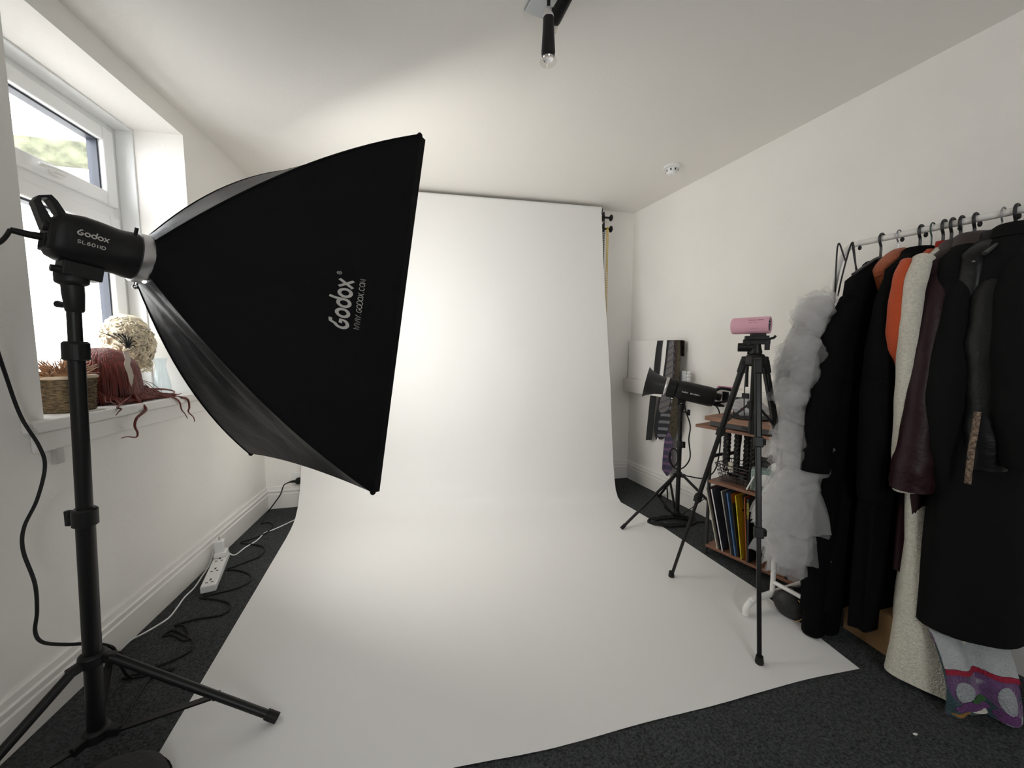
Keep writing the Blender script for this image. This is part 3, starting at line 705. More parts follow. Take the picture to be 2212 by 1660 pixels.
lock([SILL(300, -.08, ZS+.04), SILL(330, -.06, ZS+.035), SILL(355, -.055, ZS+.028), SILL(372, -.05, ZS+.018), SILL(378, -.045, ZS+.008), SILL(366, -.04, ZS+.006)], .006)
lock([SILL(290, -.03, ZS+.03), E_(255, 878, .03), E_(262, 884, .042), E_(256, 890), E_(250, 898)], .004)
for q in ((310, 820, 335, 845), (318, 800, 340, 835), (322, 830, 352, 848)):
    a = SILL(q[0]-15, -.05, ZS+.08); b = SILL(q[2], -.05, ZS+.02); m.tube(spline([a, (a+b)/2+Z*.012, b], 6), [.0012]*12+[.0006], 5)
m.build('loose_lock', M_red, rw, angle=80)
# pale inside of the parting
m = MB()
pv = [(266, 760), (272, 757), (280, 765), (283, 778), (281, 788), (285, 798), (289, 812), (287, 828), (284, 836), (280, 826), (276, 808), (271, 797), (268, 786), (271, 776)]
pq = hc + V((-hc.x, -hc.y, CAMH-hc.z)).normalized()*.104
pnn = V((-hc.x, -hc.y, CAMH-hc.z)).normalized()
poly = [onplane(a, b, pq, pnn) for a, b in pv]
m.rings([[p-pnn*.012 for p in poly], poly]); m.build('wig_cap', mat('pale_wig_cap', (.70, .62, .52), .8, bump=.4, bscale=200), rw, 'pale cream lining showing at the parting', angle=60)
# dark feathers
M_fea = mat('black_feather', (.010, .011, .012), .5)
fb_ = onplane(278, 752, hc, hv)
m = MB()
for px, py in ((214, 717), (232, 722), (245, 721), (256, 722), (264, 722), (270, 726), (286, 728), (290, 738), (278, 730), (292, 750)):
    tip = onplane(px, py, hc-hv*.01, hv); base = fb_ - Z*.004 + (tip-fb_)*.08; mid = (base+tip)/2 + Z*.010
    sp = spline([base, mid, tip], 6); n = len(sp)
    m.tube(sp, [.0024*(1-.8*abs(i/(n-1)-.35)) for i in range(n)], 6, flat=.5)
    for i in range(3, n-1):
        tt = (sp[i+1]-sp[i-1]).normalized(); sd_ = tt.cross(hv)
        for s_ in (-1, 1): m.tube([sp[i], sp[i]+tt*.010+sd_*s_*.004], [.0008, .0003], 4)
m.build('feather_clip', M_fea, label='spray of thin black feathers on top of the red wig', cat='hair clip')
# blonde curly wig on a glass stand
M_blo = mat('blonde_hair', (.70, .61, .45), .5, var=.45, vscale=45, sheen=.1)
gc = SILL(286, -.175)
gz = ZS + .245
gcen = V((gc.x, gc.y, gz))
bw = thing('blonde_wig', 'pale blonde curly wig on a glass jar beside the window', 'wig', gcen-Z*.12)
m = MB(); m.ball(gcen+Z*.005, (.098, .074, .108), 26, 18, (aL, nL, Z), lambda d: 1+.10*noise.noise(d*5))
random.seed(21)
for k in range(210):
    a = random.uniform(0, 2*pi); ze = random.uniform(-.95, 1); rxy = math.sqrt(1-ze*ze)
    d = V((math.cos(a)*rxy, math.sin(a)*rxy, ze)); low = max(0, -ze)
    p = gcen + aL*d.x*.100*(1-.12*low) + nL*d.y*.074 + Z*(d.z*.112-.01)
    nrm = (aL*d.x+nL*d.y+Z*d.z).normalized(); e1, e2, _ = frame_of(nrm)
    R0 = random.uniform(.012, .026); tt = random.uniform(1.0, 1.9); ph = random.uniform(0, 6); pts = []
    for i in range(14):
        t = i/13; ang = ph+t*tt*2*pi; rr2 = R0*(1-.65*t)
        pts.append(p + (e1*math.cos(ang)+e2*math.sin(ang))*rr2 + nrm*(.002+.010*t) - Z*.012*t*low)
    m.tube(pts, [.0048*(1-.5*i/13) for i in range(14)], 6)
for k in range(16):
    a = -.9+k*.28; d = V((math.cos(a), math.sin(a), 0)); p = gcen - Z*.085 + aL*d.x*.080 + nL*d.y*.058; pts = []
    for i in range(14):
        t = i/13; pts.append(p - Z*.055*t + (aL*math.cos(t*9+k)+nL*math.sin(t*9+k))*.010)
    m.tube(pts, [.0052*(1-.6*i/13) for i in range(14)], 6)
m.build('curls', M_blo, bw, angle=80)
M_glass = clear_mat('clear_glass', (.93, .96, .97))
m = MB(); jc = SILL(300, -.150); jc = V((gc.x, gc.y, ZS)); m.lathe(jc, Z, [(.03, 0), (.034, .002), (.036, .05), (.030, .085), (.020, .11), (.018, .15), (.021, .16), (.020, .162), (.016, .15), (.018, .11), (.028, .085), (.033, .05), (.031, .005), (.01, .004)], 24)
m.build('glass_jar', M_glass, label='clear glass jar holding up the blonde wig', cat='jar')
m = MB(); jc = SILL(352, -.115); m.lathe(jc, Z, [(.028, 0), (.036, .003), (.033, .05), (.024, .10), (.019, .135), (.026, .165), (.025, .166), (.017, .135), (.022, .10), (.031, .05), (.033, .006), (.01, .005)], 20)
m.build('glass_vase', M_glass, label='clear ribbed glass vase on the sill beside the softbox', cat='vase')
# ================================================================== back right: second lamp on its stand
b2 = V((1.048, 2.365, 0)); ft = fl(1343, 1145); v_ = ft-b2; az2 = math.atan2(v_.x, v_.y); sp2 = math.hypot(v_.x, v_.y)
light_stand('shorter black light stand by the right wall carrying the lamp with a cone reflector', b2, .735, .30, sp2, [az2, az2+2*pi/3-.10, az2-2*pi/3+.08], .010, .0135, [.50], 'black light stands', knob_az=0.2, brace=.36)
az = math.radians(-67); fdv = V((math.sin(az)*math.cos(.21), math.cos(az)*math.cos(.21), math.sin(.21)))
fs = fdv.cross(Z).normalized(); fs = -fs if fs.y > 0 else fs; fu = fs.cross(fdv); fu = fu if fu.z > 0 else -fu
F0 = at(1441, 836, 2.36)
def fb2(p, q, a): return F0 + fs*p + fu*q + fdv*a
fh = thing('studio_flash', 'black studio flash with a cone reflector aimed left in front of the hanging ties', 'studio light', F0-fdv*.14)
m = MB(); m.lathe(fb2(0, 0, -.27), fdv, [(.040, 0), (.054, .006), (.058, .03), (.058, .17), (.056, .19), (.050, .215), (.060, .22), (.060, .262), (.05, .268)], 32); m.build('housing', M_body, fh)
m = MB(); m.lathe(fb2(0, 0, 0), fdv, [(.058, -.004), (.0605, 0), (.0605, .010), (.058, .013)], 32); m.build('mount_ring', M_steel, fh)
m = MB(); m.lathe(fb2(0, 0, .012), fdv, [(.052, 0), (.054, .01), (.062, .05), (.078, .09), (.092, .112), (.097, .114), (.094, .112), (.074, .088), (.058, .05), (.05, .01)], 36, False, False); m.build('reflector', mat('reflector_black', (.02, .02, .021), .45), fh)
m = MB(); m.tube(spline([fb2(0, .045, -.262), fb2(0, .062, -.285), fb2(0, .066, -.315), fb2(0, .066, -.335)], 5), .009, 10); m.tube(spline([fb2(0, .066, -.335), fb2(0, .055, -.345), fb2(0, .0, -.335), fb2(0, -.03, -.272)], 5), .006, 8); m.build('handle', M_plast, fh)
m = MB(); m.lathe(fb2(.0, .01, -.30), fdv, [(.018, 0), (.021, .004), (.02, .032)], 16); m.build('control_knob', M_plast, fh)
m = MB(); m.bar(fb2(0, -.05, -.10), V((b2.x, b2.y, .765)), .045, .05, fs); m.lathe(V((b2.x, b2.y, .71)), Z, [(.014, 0), (.02, .004), (.024, .05), (.02, .07)], 18); m.build('tilt_bracket', M_plast, fh, bevel=.003)
m = MB(); c_ = V((b2.x, b2.y, .765))+fs*.028; m.cyl(c_, c_+fs*.012, .011, 16); m.build('bracket_bolt', M_chrome, fh)
m = MB(); c_ = V((b2.x, b2.y, .70)); k_ = V((.8, -.6, 0)).normalized(); m.cyl(c_, c_+k_*.04, .006, 10); m.box(c_+k_*.045, (.008, .006, .018), (k_, Z.cross(k_), Z)); m.build('stand_knob', M_plast, fh, bevel=.002)
def flash_text(x0, y0, sc):
    def fn(x, y):
        ang = y0 + y*sc/.058; p = fb2(0, 0, -(.02+x0+x*sc)) + (fs*math.cos(ang)+fu*math.sin(ang))*.0585
        n = fs*math.cos(ang)+fu*math.sin(ang); return p, n
    return fn
M_wprint = mat('white_print', (.62, .62, .60), .6)
m = MB(); letters(m, logo_strokes(), flash_text(.066, -.10, .0068)); m.build('brand_lettering', M_wprint, fh, smooth=False)
m = MB(); q, _x = text_strokes('SK400II', .26, 1.15); letters(m, q, flash_text(.112, -.10, .0075)); m.build('name_lettering', M_wprint, fh, smooth=False)
m = MB(); m.lathe(fb2(0, -.035, -.278), -fdv, [(.012, -.01), (.012, .02), (.006, .05)], 12)
pts = [fb2(0, -.035, -.32), at(1540, 870, 2.33), at(1552, 885, 2.30), at(1555, 905, 2.28), at(1556, 930, 2.27), at(1556, 960, 2.27), at(1550, 1000, 2.28), at(1540, 1022, 2.30), at(1520, 1034, 2.32), at(1490, 1030, 2.37), at(1474, 1026, 2.345)]
m.tube(spline(pts, 6), .004, 8)
m.build('flash_cable', M_rub, label='black cable from the back of the flash curving down to its stand', cat='cable', group='black cords')
m = MB()
m.tube(spline([at(1478, 868, 2.33), at(1482, 890, 2.33), at(1491, 920, 2.32), at(1488, 950, 2.32), at(1491, 985, 2.32), at(1484, 1003, 2.32), at(1470, 1014, 2.32), at(1458, 1012, 2.32), at(1448, 1000, 2.31), at(1445, 985, 2.31), at(1452, 970, 2.31), at(1462, 975, 2.31), at(1464, 995, 2.31), at(1456, 1008, 2.315), at(1447, 995, 2.32), at(1449, 980, 2.32)], 6), .0042, 8)
m.build('sync_cable', M_rub, label='black cable hanging in a loop beside the pole of the shorter stand', cat='cable', group='black cords')
m = MB(); random.seed(3); P_ = []
for k in range(60):
    a = k*.62; q = fl(1452+(40+14*math.sin(k*1.3))*math.cos(a), 1126+9*math.sin(a)+3*math.sin(k*2.1), .006+.0025*(k % 5)); P_.append(q)
P_ = [at(1440, 1050, 2.31), at(1442, 1075, 2.31), at(1438, 1100, 2.31)] + P_ + [fl(1500, 1126, .006), fl(1522, 1128, .007)]
m.tube(spline(P_, 6), .0045, 7); m.build('coiled_cable', M_rub, label='heap of coiled black cable on the carpet under the shorter stand', cat='cable', group='black cords')
# ------------------------------------------------------------------ ties over the thin white board
m = MB(); m.box(PR(.30, .040, 1.005), (.265, .0025, .151), (aR, nR, Z))
m.build('white_board', mat('white_board', (.84, .825, .80), .6), label='thin white board standing on the wall trunking, holding the ties', cat='board', bevel=.001)
def wave_mat(name, c1, c2, scale, rot, rough=.5, c3=None):
    if name in MATS: return MATS[name]
    mm = mat(name, c1, rough, sheen=.2); nt = mm.node_tree; b = nt.nodes['Principled BSDF']
    tc = nt.nodes.new('ShaderNodeTexCoord'); mp = nt.nodes.new('ShaderNodeMapping'); mp.inputs['Rotation'].default_value = rot
    nt.links.new(tc.outputs['Object'], mp.inputs['Vector'])
    w1 = nt.nodes.new('ShaderNodeTexWave'); w1.inputs['Scale'].default_value = scale; w1.inputs['Distortion'].default_value = .6; nt.links.new(mp.outputs['Vector'], w1.inputs['Vector'])
    r = nt.nodes.new('ShaderNodeValToRGB'); r.color_ramp.elements[0].position = .55; r.color_ramp.elements[1].position = .75
    r.color_ramp.elements[0].color = (*c1, 1); r.color_ramp.elements[1].color = (*c2, 1); nt.links.new(w1.outputs['Fac'], r.inputs['Fac'])
    last = r.outputs['Color']
    if c3:
        w2 = nt.nodes.new('ShaderNodeTexWave'); w2.inputs['Scale'].default_value = scale*.7; w2.bands_direction = 'Z'; nt.links.new(mp.outputs['Vector'], w2.inputs['Vector'])
        r2 = nt.nodes.new('ShaderNodeValToRGB'); r2.color_ramp.elements[0].position = .8; r2.color_ramp.elements[1].position = .9
        r2.color_ramp.elements[0].color = (0, 0, 0, 1); r2.color_ramp.elements[1].color = (1, 1, 1, 1); nt.links.new(w2.outputs['Fac'], r2.inputs['Fac'])
        mx = nt.nodes.new('ShaderNodeMixRGB'); mx.inputs[2].default_value = (*c3, 1); nt.links.new(r2.outputs['Color'], mx.inputs[0]); nt.links.new(last, mx.inputs[1]); last = mx.outputs[0]
    nt.links.new(last, b.inputs['Base Color']); return mm
M_tb = mat('black_silk', (.012, .013, .016), .45, sheen=.2)
def tie(label, mt, path, off, blunt=False):
    """path: (px, py, half width in px) from the top down; last row is the tip"""
    m = MB(); th = .004; L_ = []; R_ = []
    p0 = PR(0, off, 0)
    for k, (x, y, h) in enumerate(path):
        L_.append(onplane(x-h, y, p0, nR)); R_.append(onplane(x+h, y, p0, nR))
    rows = [[a, a+nR*th, b+nR*th, b] for a, b in zip(L_, R_)]
    # fold over the top edge of the board
    top = [[p-nR*(off-.036)+Z*.002 for p in rows[0]]]
    t0 = rows[0]; back = [[t0[0]-nR*(off-.034)-Z*.10, t0[0]-nR*(off-.031)-Z*.10, t0[3]-nR*(off-.031)-Z*.10, t0[3]-nR*(off-.034)-Z*.10]]
    over = [[t0[0]-nR*(off-.034)+Z*.004, t0[0]-nR*(off-.037)+Z*.007, t0[3]-nR*(off-.037)+Z*.007, t0[3]-nR*(off-.034)+Z*.004], [t0[0]+Z*.004-nR*.002, t0[1]+Z*.006, t0[2]+Z*.006, t0[3]+Z*.004-nR*.002]]
    m.rings(back+over+rows); return m.build('necktie', mt, label=label, cat='necktie', group='ties over the white board', bevel=.001)
M_plaid = wave_mat('grey_plaid', (.115, .105, .10), (.17, .155, .15), 16, (0, .9, .4), c3=(.06, .065, .09))
M_strp = wave_mat('black_white_stripe', (.014, .015, .022), (.16, .16, .18), 10, (.5, .8, 0))
M_purp = wave_mat('purple_stripe', (.040, .034, .075), (.14, .075, .145), 11, (.9, .7, .2))
M_gold = mat('black_gold_pattern', (.045, .035, .016), .5, var=.9, vscale=70)
M_maro = mat('dark_maroon_silk', (.030, .010, .012), .4)
tie('plain black tie, leftmost on the white board', M_tb, [(1426, 738, 5.5), (1423, 760, 6), (1419, 800, 6.2), (1412, 850, 6.3), (1407, 900, 6.4), (1402, 951, 6.4)], .048)
tie('black tie with a pointed end, second from the left', M_tb, [(1446, 737, 4.5), (1443, 770, 4.5), (1437, 820, 5), (1430, 860, 6), (1423, 900, 6.5), (1420, 930, 6.8), (1418, 950, .6)], .049)
tie('wide dark tie with grey stripes, lower end below the flash', M_strp, [(1457, 737, 4), (1455, 780, 4.5), (1450, 850, 7), (1441, 890, 11), (1435, 915, 12), (1430, 944, 9), (1428, 950, 3)], .0555)
tie('grey plaid tie hanging behind the flash neck', M_plaid, [(1452, 738, 5), (1450, 760, 6), (1447, 800, 7.5), (1442, 840, 9), (1437, 870, 11), (1434, 885, 11), (1431, 892, 4)], .0605)
tie('thin dark maroon tie, uppermost at the right end of the board', M_maro, [(1463, 737, 5), (1463, 760, 4.5), (1461, 800, 4), (1458, 850, 4), (1457, 880, 2)], .0655)
tie('black tie with a gold pattern beside the stand pole', M_gold, [(1467, 738, 3), (1466, 780, 4), (1462, 850, 6), (1458, 890, 9), (1455, 930, 9), (1455, 946, 4)], .0705)
tie('purple striped tie, the longest one', M_purp, [(1460, 738, 2), (1458, 800, 3), (1454, 870, 5), (1447, 930, 7), (1444, 960, 9), (1442, 990, 10), (1441, 1015, 10.5), (1442, 1029, 1)], .0505)
# small things on the trunking
p0_ = PR(0, .05, 0)
c_ = onplane(1472, 829, p0_, nR); c_.z = .853
m = MB(); m.box(c_+Z*.045, (.045, .004, .043), (aR, nR, Z)); m.build('photo_card', mat('grey_card', (.55, .57, .58), .5), label='small pale grey card standing on the wall trunking behind the flash', cat='card', bevel=.002)
c_ = onplane(1487, 831, p0_, nR); c_.z = .853
m = MB(); m.lathe(c_, Z, [(.012, 0), (.015, .008), (.010, .02), (.016, .032), (.010, .045), (.016, .058), (.009, .07), (.013, .08), (.004, .09)], 16); m.build('white_ornament', M_white, label='knobbly white ornament beside the grey card', cat='ornament')
ca, cb_ = onplane(1552, 831, p0_, nR), onplane(1588, 832, p0_, nR); ca.z = cb_.z = .860
m = MB(); m.bar(ca, cb_, .018, .012); m.build('pink_comb', mat('pink_plastic', (.55, .20, .34), .4), label='flat pink comb lying on top of the wall trunking', cat='comb', bevel=.003)
for k, (a, b, c, d) in enumerate(((1562, 846, 1574, 868), (1604, 849, 1618, 867))):
    P1, P2 = onplane(a, b, PR(0, .061, 0), nR), onplane(c, d, PR(0, .061, 0), nR); cc = (P1+P2)/2
    m = MB(); m.box(cc+nR*.003, (abs((P2-P1).dot(aR))/2, .003, abs(P1.z-P2.z)/2), (aR, nR, Z)); m.build('trunking_outlet', M_plast, label=('left black outlet plate on the white trunking', 'right black outlet plate on the white trunking, behind the tripod')[k], cat='outlet', group='black outlet plates', bevel=.002)
# ------------------------------------------------------------------ tripod with the pink device
TF = [V((.760, 1.750, 0)), V((.854, 1.241, 0)), V((1.242, 1.536, 0))]; TC = (TF[0]+TF[1]+TF[2])/3
tz = at(1640, 775, TC.y).z
M_tri = mat('tripod_tube', (.010, .010, .0095), .38, .2, spec=.35); M_trib = mat('tripod_black', (.006, .006, .006), .45, spec=.35)
tp = thing('tripod', 'black three-legged tripod standing on the paper edge with a pink device on top', 'tripod', V((TC.x, TC.y, 0)))
m = MB(); m.lathe(V((TC.x, TC.y, tz-.03)), Z, [(.020, 0), (.034, .006), (.036, .03), (.030, .045), (.018, .050)], 24)
for f in TF:
    d = (f-V((TC.x, TC.y, 0))).normalized(); m.box(V((TC.x, TC.y, tz-.012))+d*.034, (.014, .013, .020), (Z.cross(d), d, Z))
m.build('shoulder', M_trib, tp, bevel=.004)
for f in TF:
    d = (f-V((TC.x, TC.y, 0))).normalized(); top_ = V((TC.x, TC.y, tz-.012))+d*.038; f_ = f+Z*.006; dn = (f_-top_)
    lg = None
    m = MB(); m.bar(top_, top_+dn*.29, .024, .020, d); lg = m.build('leg', M_tri, tp, bevel=.006, seg=3)
    m = MB(); m.bar(top_-dn*.008, top_+dn*.045, .028, .026, d); m.build('leg_socket', M_trib, lg, bevel=.004)
    m = MB(); m.bar(top_+dn*.27, top_+dn*.60, .019, .016, d); m.build('leg_tube', M_tri, lg, bevel=.004)
    m = MB(); m.bar(top_+dn*.57, top_+dn*.985, .014, .012, d); m.build('leg_tube', M_tri, lg, bevel=.003)
    for t_ in (.285, .59):
        m = MB(); m.bar(top_+dn*(t_-.016), top_+dn*(t_+.02), .030, .026, d); m.box(top_+dn*t_+Z.cross(d)*.018, (.006, .01, .012), (Z.cross(d), d, Z)); m.build('leg_clamp', M_trib, lg, bevel=.003)
    m = MB(); m.lathe(f, Z, [(.012, 0), (.014, .008), (.011, .030)], 14); m.build('rubber_foot', M_rub, lg)
    p_ = top_+dn*.255; q_2 = V((TC.x, TC.y, tz-.185))+d*.018
    m = MB(); m.bar(q_2, p_, .008, .007, d); m.build('brace', M_trib, tp)
m = MB(); m.cyl(V((TC.x, TC.y, tz-.30)), V((TC.x, TC.y, tz+.02)), .012, 16); m.lathe(V((TC.x, TC.y, tz-.20)), Z, [(.014, 0), (.02, .004), (.02, .03), (.014, .034)], 16); m.build('centre_column', M_trib, tp)
hx = V((math.cos(math.radians(-28)), math.sin(math.radians(-28)), 0)); hy = Z.cross(hx); hc_ = V((TC.x, TC.y, tz+.02))
m = MB(); m.lathe(hc_-Z*.004, Z, [(.020, 0), (.022, .01), (.017, .03), (.016, .042)], 18); m.box(hc_+Z*.045+hx*.0, (.045, .012, .010), (hx, hy, Z)); m.box(hc_+hx*.036+Z*.035, (.008, .014, .022), (hx, hy, Z)); m.box(hc_-hx*.026+Z*.038, (.007, .014, .018), (hx, hy, Z)); m.cyl(hc_-hx*.062+Z*.024, hc_-hx*.008+Z*.024, .017, 18); m.build('pan_head', M_trib, tp, bevel=.002)
m = MB(); m.box(hc_+Z*.060, (.040, .022, .008), (hx, hy, Z)); m.box(hc_+Z*.071+hx*.004, (.026, .018, .005), (hx, hy, Z)); m.tube([hc_+hx*.04+Z*.055, hc_+hx*.056+Z*.060, hc_+hx*.062+Z*.068], .005, 8); m.build('quick_plate', M_trib, tp, bevel=.002)
m = MB(); m.tube([hc_+Z*.04+hy*.02, hc_+Z*.025+hy*.06-hx*.02, hc_-Z*.09+hy*.10-hx*.02, hc_-Z*.14+hy*.105-hx*.018], [.005, .005, .006, .006], 10); m.build('pan_handle', M_trib, tp)
m = MB(); m.tube(spline([hc_-Z*.05-hy*.02-hx*.03, hc_-Z*.16-hy*.02-hx*.032, hc_-Z*.25-hy*.015-hx*.026, hc_-Z*.255-hy*.01-hx*.008, hc_-Z*.20+hx*.004], 5), .004, 6, flat=.3); m.build('carry_strap', M_rub, tp)
pd_ = V((math.sin(math.radians(135)), math.cos(math.radians(135)), .0)); pc_ = hc_+Z*.1085-pd_*.022
M_pink = mat('pink_shell', (.74, .40, .49), .42, bump=.02)
pk = thing('pink_device', 'small pink cylindrical device lying on the tripod plate', 'device', pc_-Z*.033)
m = MB(); m.lathe(pc_-pd_*.066, pd_, [(.026, 0), (.031, .003), (.0325, .010), (.0325, .126), (.0318, .131), (.028, .131), (.0275, .124), (.002, .124)], 36); m.build('shell', M_pink, pk)
ps_ = Z.cross(pd_); ps_ = ps_ if ps_.y < 0 else -ps_
m = MB(); m.lathe(pc_+pd_*.056, pd_, [(.0272, 0), (.0272, .0035), (.001, .0035)], 28); m.build('port_panel', mat('grey_panel', (.42, .42, .43), .4), pk)
m = MB()
for u_, v2, w2, h2 in ((-.012, .012, .004, .003), (.002, .014, .004, .003), (-.012, .002, .004, .004), (.004, .001, .005, .003), (.0, -.012, .012, .008)): m.box(pc_+pd_*.0612+ps_*u_+Z*v2, (.0016, w2, h2), (pd_, ps_, Z))
m.build('ports', M_dark, pk)
m = MB()
def pmap(a, zz):
    ang = math.asin(max(-1, min(1, zz/.0325))); n = ps_*math.cos(ang)+Z*math.sin(ang); return pc_+pd_*a+n*.0326, n
letters(m, [[(.0+.008*k, .010), (.0025+.008*k, .010), (.0085+.008*k, -.013), (.006+.008*k, -.013)] for k in range(4)], pmap, .0004)
m.build('vent_slots', mat('dark_pink', (.07, .02, .035), .5), pk, smooth=False)
m = MB(); letters(m, stroke2d([(-.002, .0195), (.022, .0195)], .0016)+stroke2d([(.027, .0195), (.047, .0195)], .0014), pmap, .0004); m.build('print_line', mat('dark_pink', (.07, .02, .035), .5), pk, smooth=False)
# ================================================================== shelf unit with its contents
SA = V((1.031, 1.960, 0)); se = V((.526, -.850, 0)); sg = V((.850, .526, 0)); SD = .30
def S(s, d, z): return SA + se*s + sg*d + Z*z
M_wood = mat('red_brown_board', (.21, .095, .055), .38, var=.3, vscale=9, anis=(1, 1, 12))
M_wood2 = mat('walnut_top', (.26, .13, .075), .4, var=.25, vscale=8, anis=(1, 1, 14))
M_tube = mat('shelf_black_metal', (.014, .014, .015), .45)
LN = .37
su_ = thing('shelf_unit', 'narrow black metal shelf unit with red-brown boards against the right wall', 'shelf', S(.18, .15, 0))
for nm, z, s0, s1, d0 in (('lower_shelf', .055, -.005, LN+.04, 0), ('middle_shelf', .405, -.005, LN, 0), ('desk_top', .688, -.085, LN-.01, -.01)):
    m = MB(); m.box(S((s0+s1)/2, (d0+SD)/2, z-.007), ((s1-s0)/2, (SD-d0)/2, .0075), (se, sg, Z)); m.build(nm, M_wood, su_, bevel=.002)
for s_, d_ in ((0, .012), (0, SD-.012), (LN, .012), (LN, SD-.012)):
    m = MB()
    if s_ == 0 and d_ < .1:
        m.tube(spline([S(-.008, d_, 0), S(-.008, d_, .25), S(-.008, d_, .47), S(-.004, d_+.01, .52), S(.012, d_+.05, .535), S(.03, d_+.12, .535), S(.045, d_+.16, .55), S(.05, d_+.17, .60), S(.05, d_+.17, .68)], 5), .0085, 10)
    else: m.tube([S(s_-.008 if s_ == 0 else s_, d_, 0), S(s_-.008 if s_ == 0 else s_, d_, .68)], .0085, 10)
    m.build('leg', M_tube, su_)
m = MB(); m.tube([S(-.008, .012, .385), S(-.008, SD-.012, .385)], .006, 8); m.tube([S(LN, .012, .385), S(LN, SD-.012, .385)], .006, 8); m.tube([S(-.008, .012, .035), S(-.008, SD-.012, .035)], .006, 8); m.tube([S(LN, .012, .035), S(LN, SD-.012, .035)], .006, 8); m.build('cross_bar', M_tube, su_)
# record sleeves
def lp_mat(n, c, v=0): return mat('sleeve_'+n, c, .45, var=v, vscale=12)
recs = [ # s, tilt deg, thickness, colour, name, label
 (.058, 14, .004, lp_mat('cream_edge', (.62, .57, .47)), 'cream edged record sleeve, leftmost on the lower shelf'),
 (.065, 14, .006, lp_mat('black', (.02, .018, .018)), 'black record sleeve between the cream edged and the dark red one'),
 (.073, 14, .005, lp_mat('dark_red', (.10, .012, .016)), 'dark red record sleeve near the left end of the row'),
 (.084, 13.5, .004, lp_mat('navy', (.028, .032, .055), .4), 'navy record sleeve with a white edge and a broad dark cover'),
 (.122, 12, .005, lp_mat('cream', (.58, .54, .46)), 'cream record sleeve in front of the navy cover'),
 (.130, 11.5, .004, lp_mat('grey', (.16, .155, .15), .3), 'grey record sleeve behind the blue edged one'),
 (.145, 10.5, .005, lp_mat('blue', (.10, .22, .50)), 'blue edged record sleeve in the middle of the row'),
 (.155, 10, .005, lp_mat('black_warm', (.022, .018, .015), .4), 'black record sleeve with an orange and yellow cover top'),
 (.176, 8, .005, lp_mat('yellow', (.60, .50, .03)), 'yellow record sleeve with a teal patch and a black letter'),
 (.196, 4.5, .004, lp_mat('orange', (.42, .10, .03)), 'orange edged record sleeve behind the black spine'),
 (.205, 2.5, .010, lp_mat('spine_black', (.012, .012, .016)), 'black record sleeve with yellow lettering on its spine, nearest the tripod leg'),
]
RS = .312; zb_ = .0565
for k, (s_, tl, th, mt, lab) in enumerate(recs):
    a = math.radians(tl); upv = Z*math.cos(a) - se*math.sin(a); nv = se*math.cos(a) + Z*math.sin(a)
    dd = .004*((k*7) % 5) - .004
    o_ = S(s_, dd, zb_ + th*math.sin(a)*0)
    t = thing('record_sleeve', lab, 'record', o_, 'records on the lower shelf')
    m = MB(); m.box(o_+nv*th/2+upv*RS/2+sg*RS/2, (th/2, RS/2, RS/2), (nv, sg, upv)); m.build('sleeve', mt, t, bevel=.0008)
    def face(u, v, u2, v2, mt2, nm, lab2=None):   # patch on the cover that faces the camera side
        mm = MB(); mm.box(o_+nv*(th+.0005)+sg*(u+u2)/2+upv*(v+v2)/2, (.0005, abs(u2-u)/2, abs(v2-v)/2), (nv, sg, upv)); return mm.build(nm, mt2, t, lab2, smooth=False)
    def ftext(txt, u, v, sc, mt2, vert=False, spine=False):
        q, _x = text_strokes(txt, .2)
        mm = MB()
        if spine:
            letters(mm, q, lambda x, y: (o_+nv*(th/2+(y-.5)*sc*1.0)-sg*.0006+upv*(v-x*sc), -sg), .0004)
        else: letters(mm, q, lambda x, y: (o_+nv*(th+.0012)+sg*(u+x*sc)+upv*(v+y*sc), nv), .0004)
        mm.build('lettering', mt2, t, smooth=False)
    if k == 3:
        mm = MB(); mm.box(o_+nv*th/2-sg*.0012+upv*RS/2, (th/2+.0004, .0012, RS/2), (nv, sg, upv)); mm.build('white_edge', lp_mat('white', (.72, .72, .74)), t)
    if k == 7:
        face(.004, RS-.05, RS-.004, RS-.002, lp_mat('orange_band', (.42, .12, .025), .3), 'cover_band', 'orange red band'); ftext('PULP', .05, RS-.085, .034, lp_mat('gold_text', (.50, .33, .05)))
    if k == 8:
        face(.06, .12, .16, RS-.01, lp_mat('teal', (.05, .25, .33)), 'cover_patch', 'teal patch'); ftext('T', .04, .18, .05, lp_mat('spine_black', (0, 0, 0)))
    if k == 10:
        ftext('UNKNOWN', 0, RS-.02, .0098*1.0, lp_mat('yellow', (.6, .5, .03)), spine=True)
        face(.02, .14, .3, .1405, lp_mat('gold_text', (.5, .33, .05)), 'cover_line')
# black cloth bag / box at the right end of the lower shelf
c_ = S(.31, .13, .056)
m = MB(); m.ball(c_+Z*.10, (.055, .12, .10), 20, 14, (se, sg, Z), lambda d: 1+.08*noise.noise(d*3)); m.build('black_bag', M_fabric, label='slumped black cloth bag on the lower shelf behind the tulle', cat='bag')
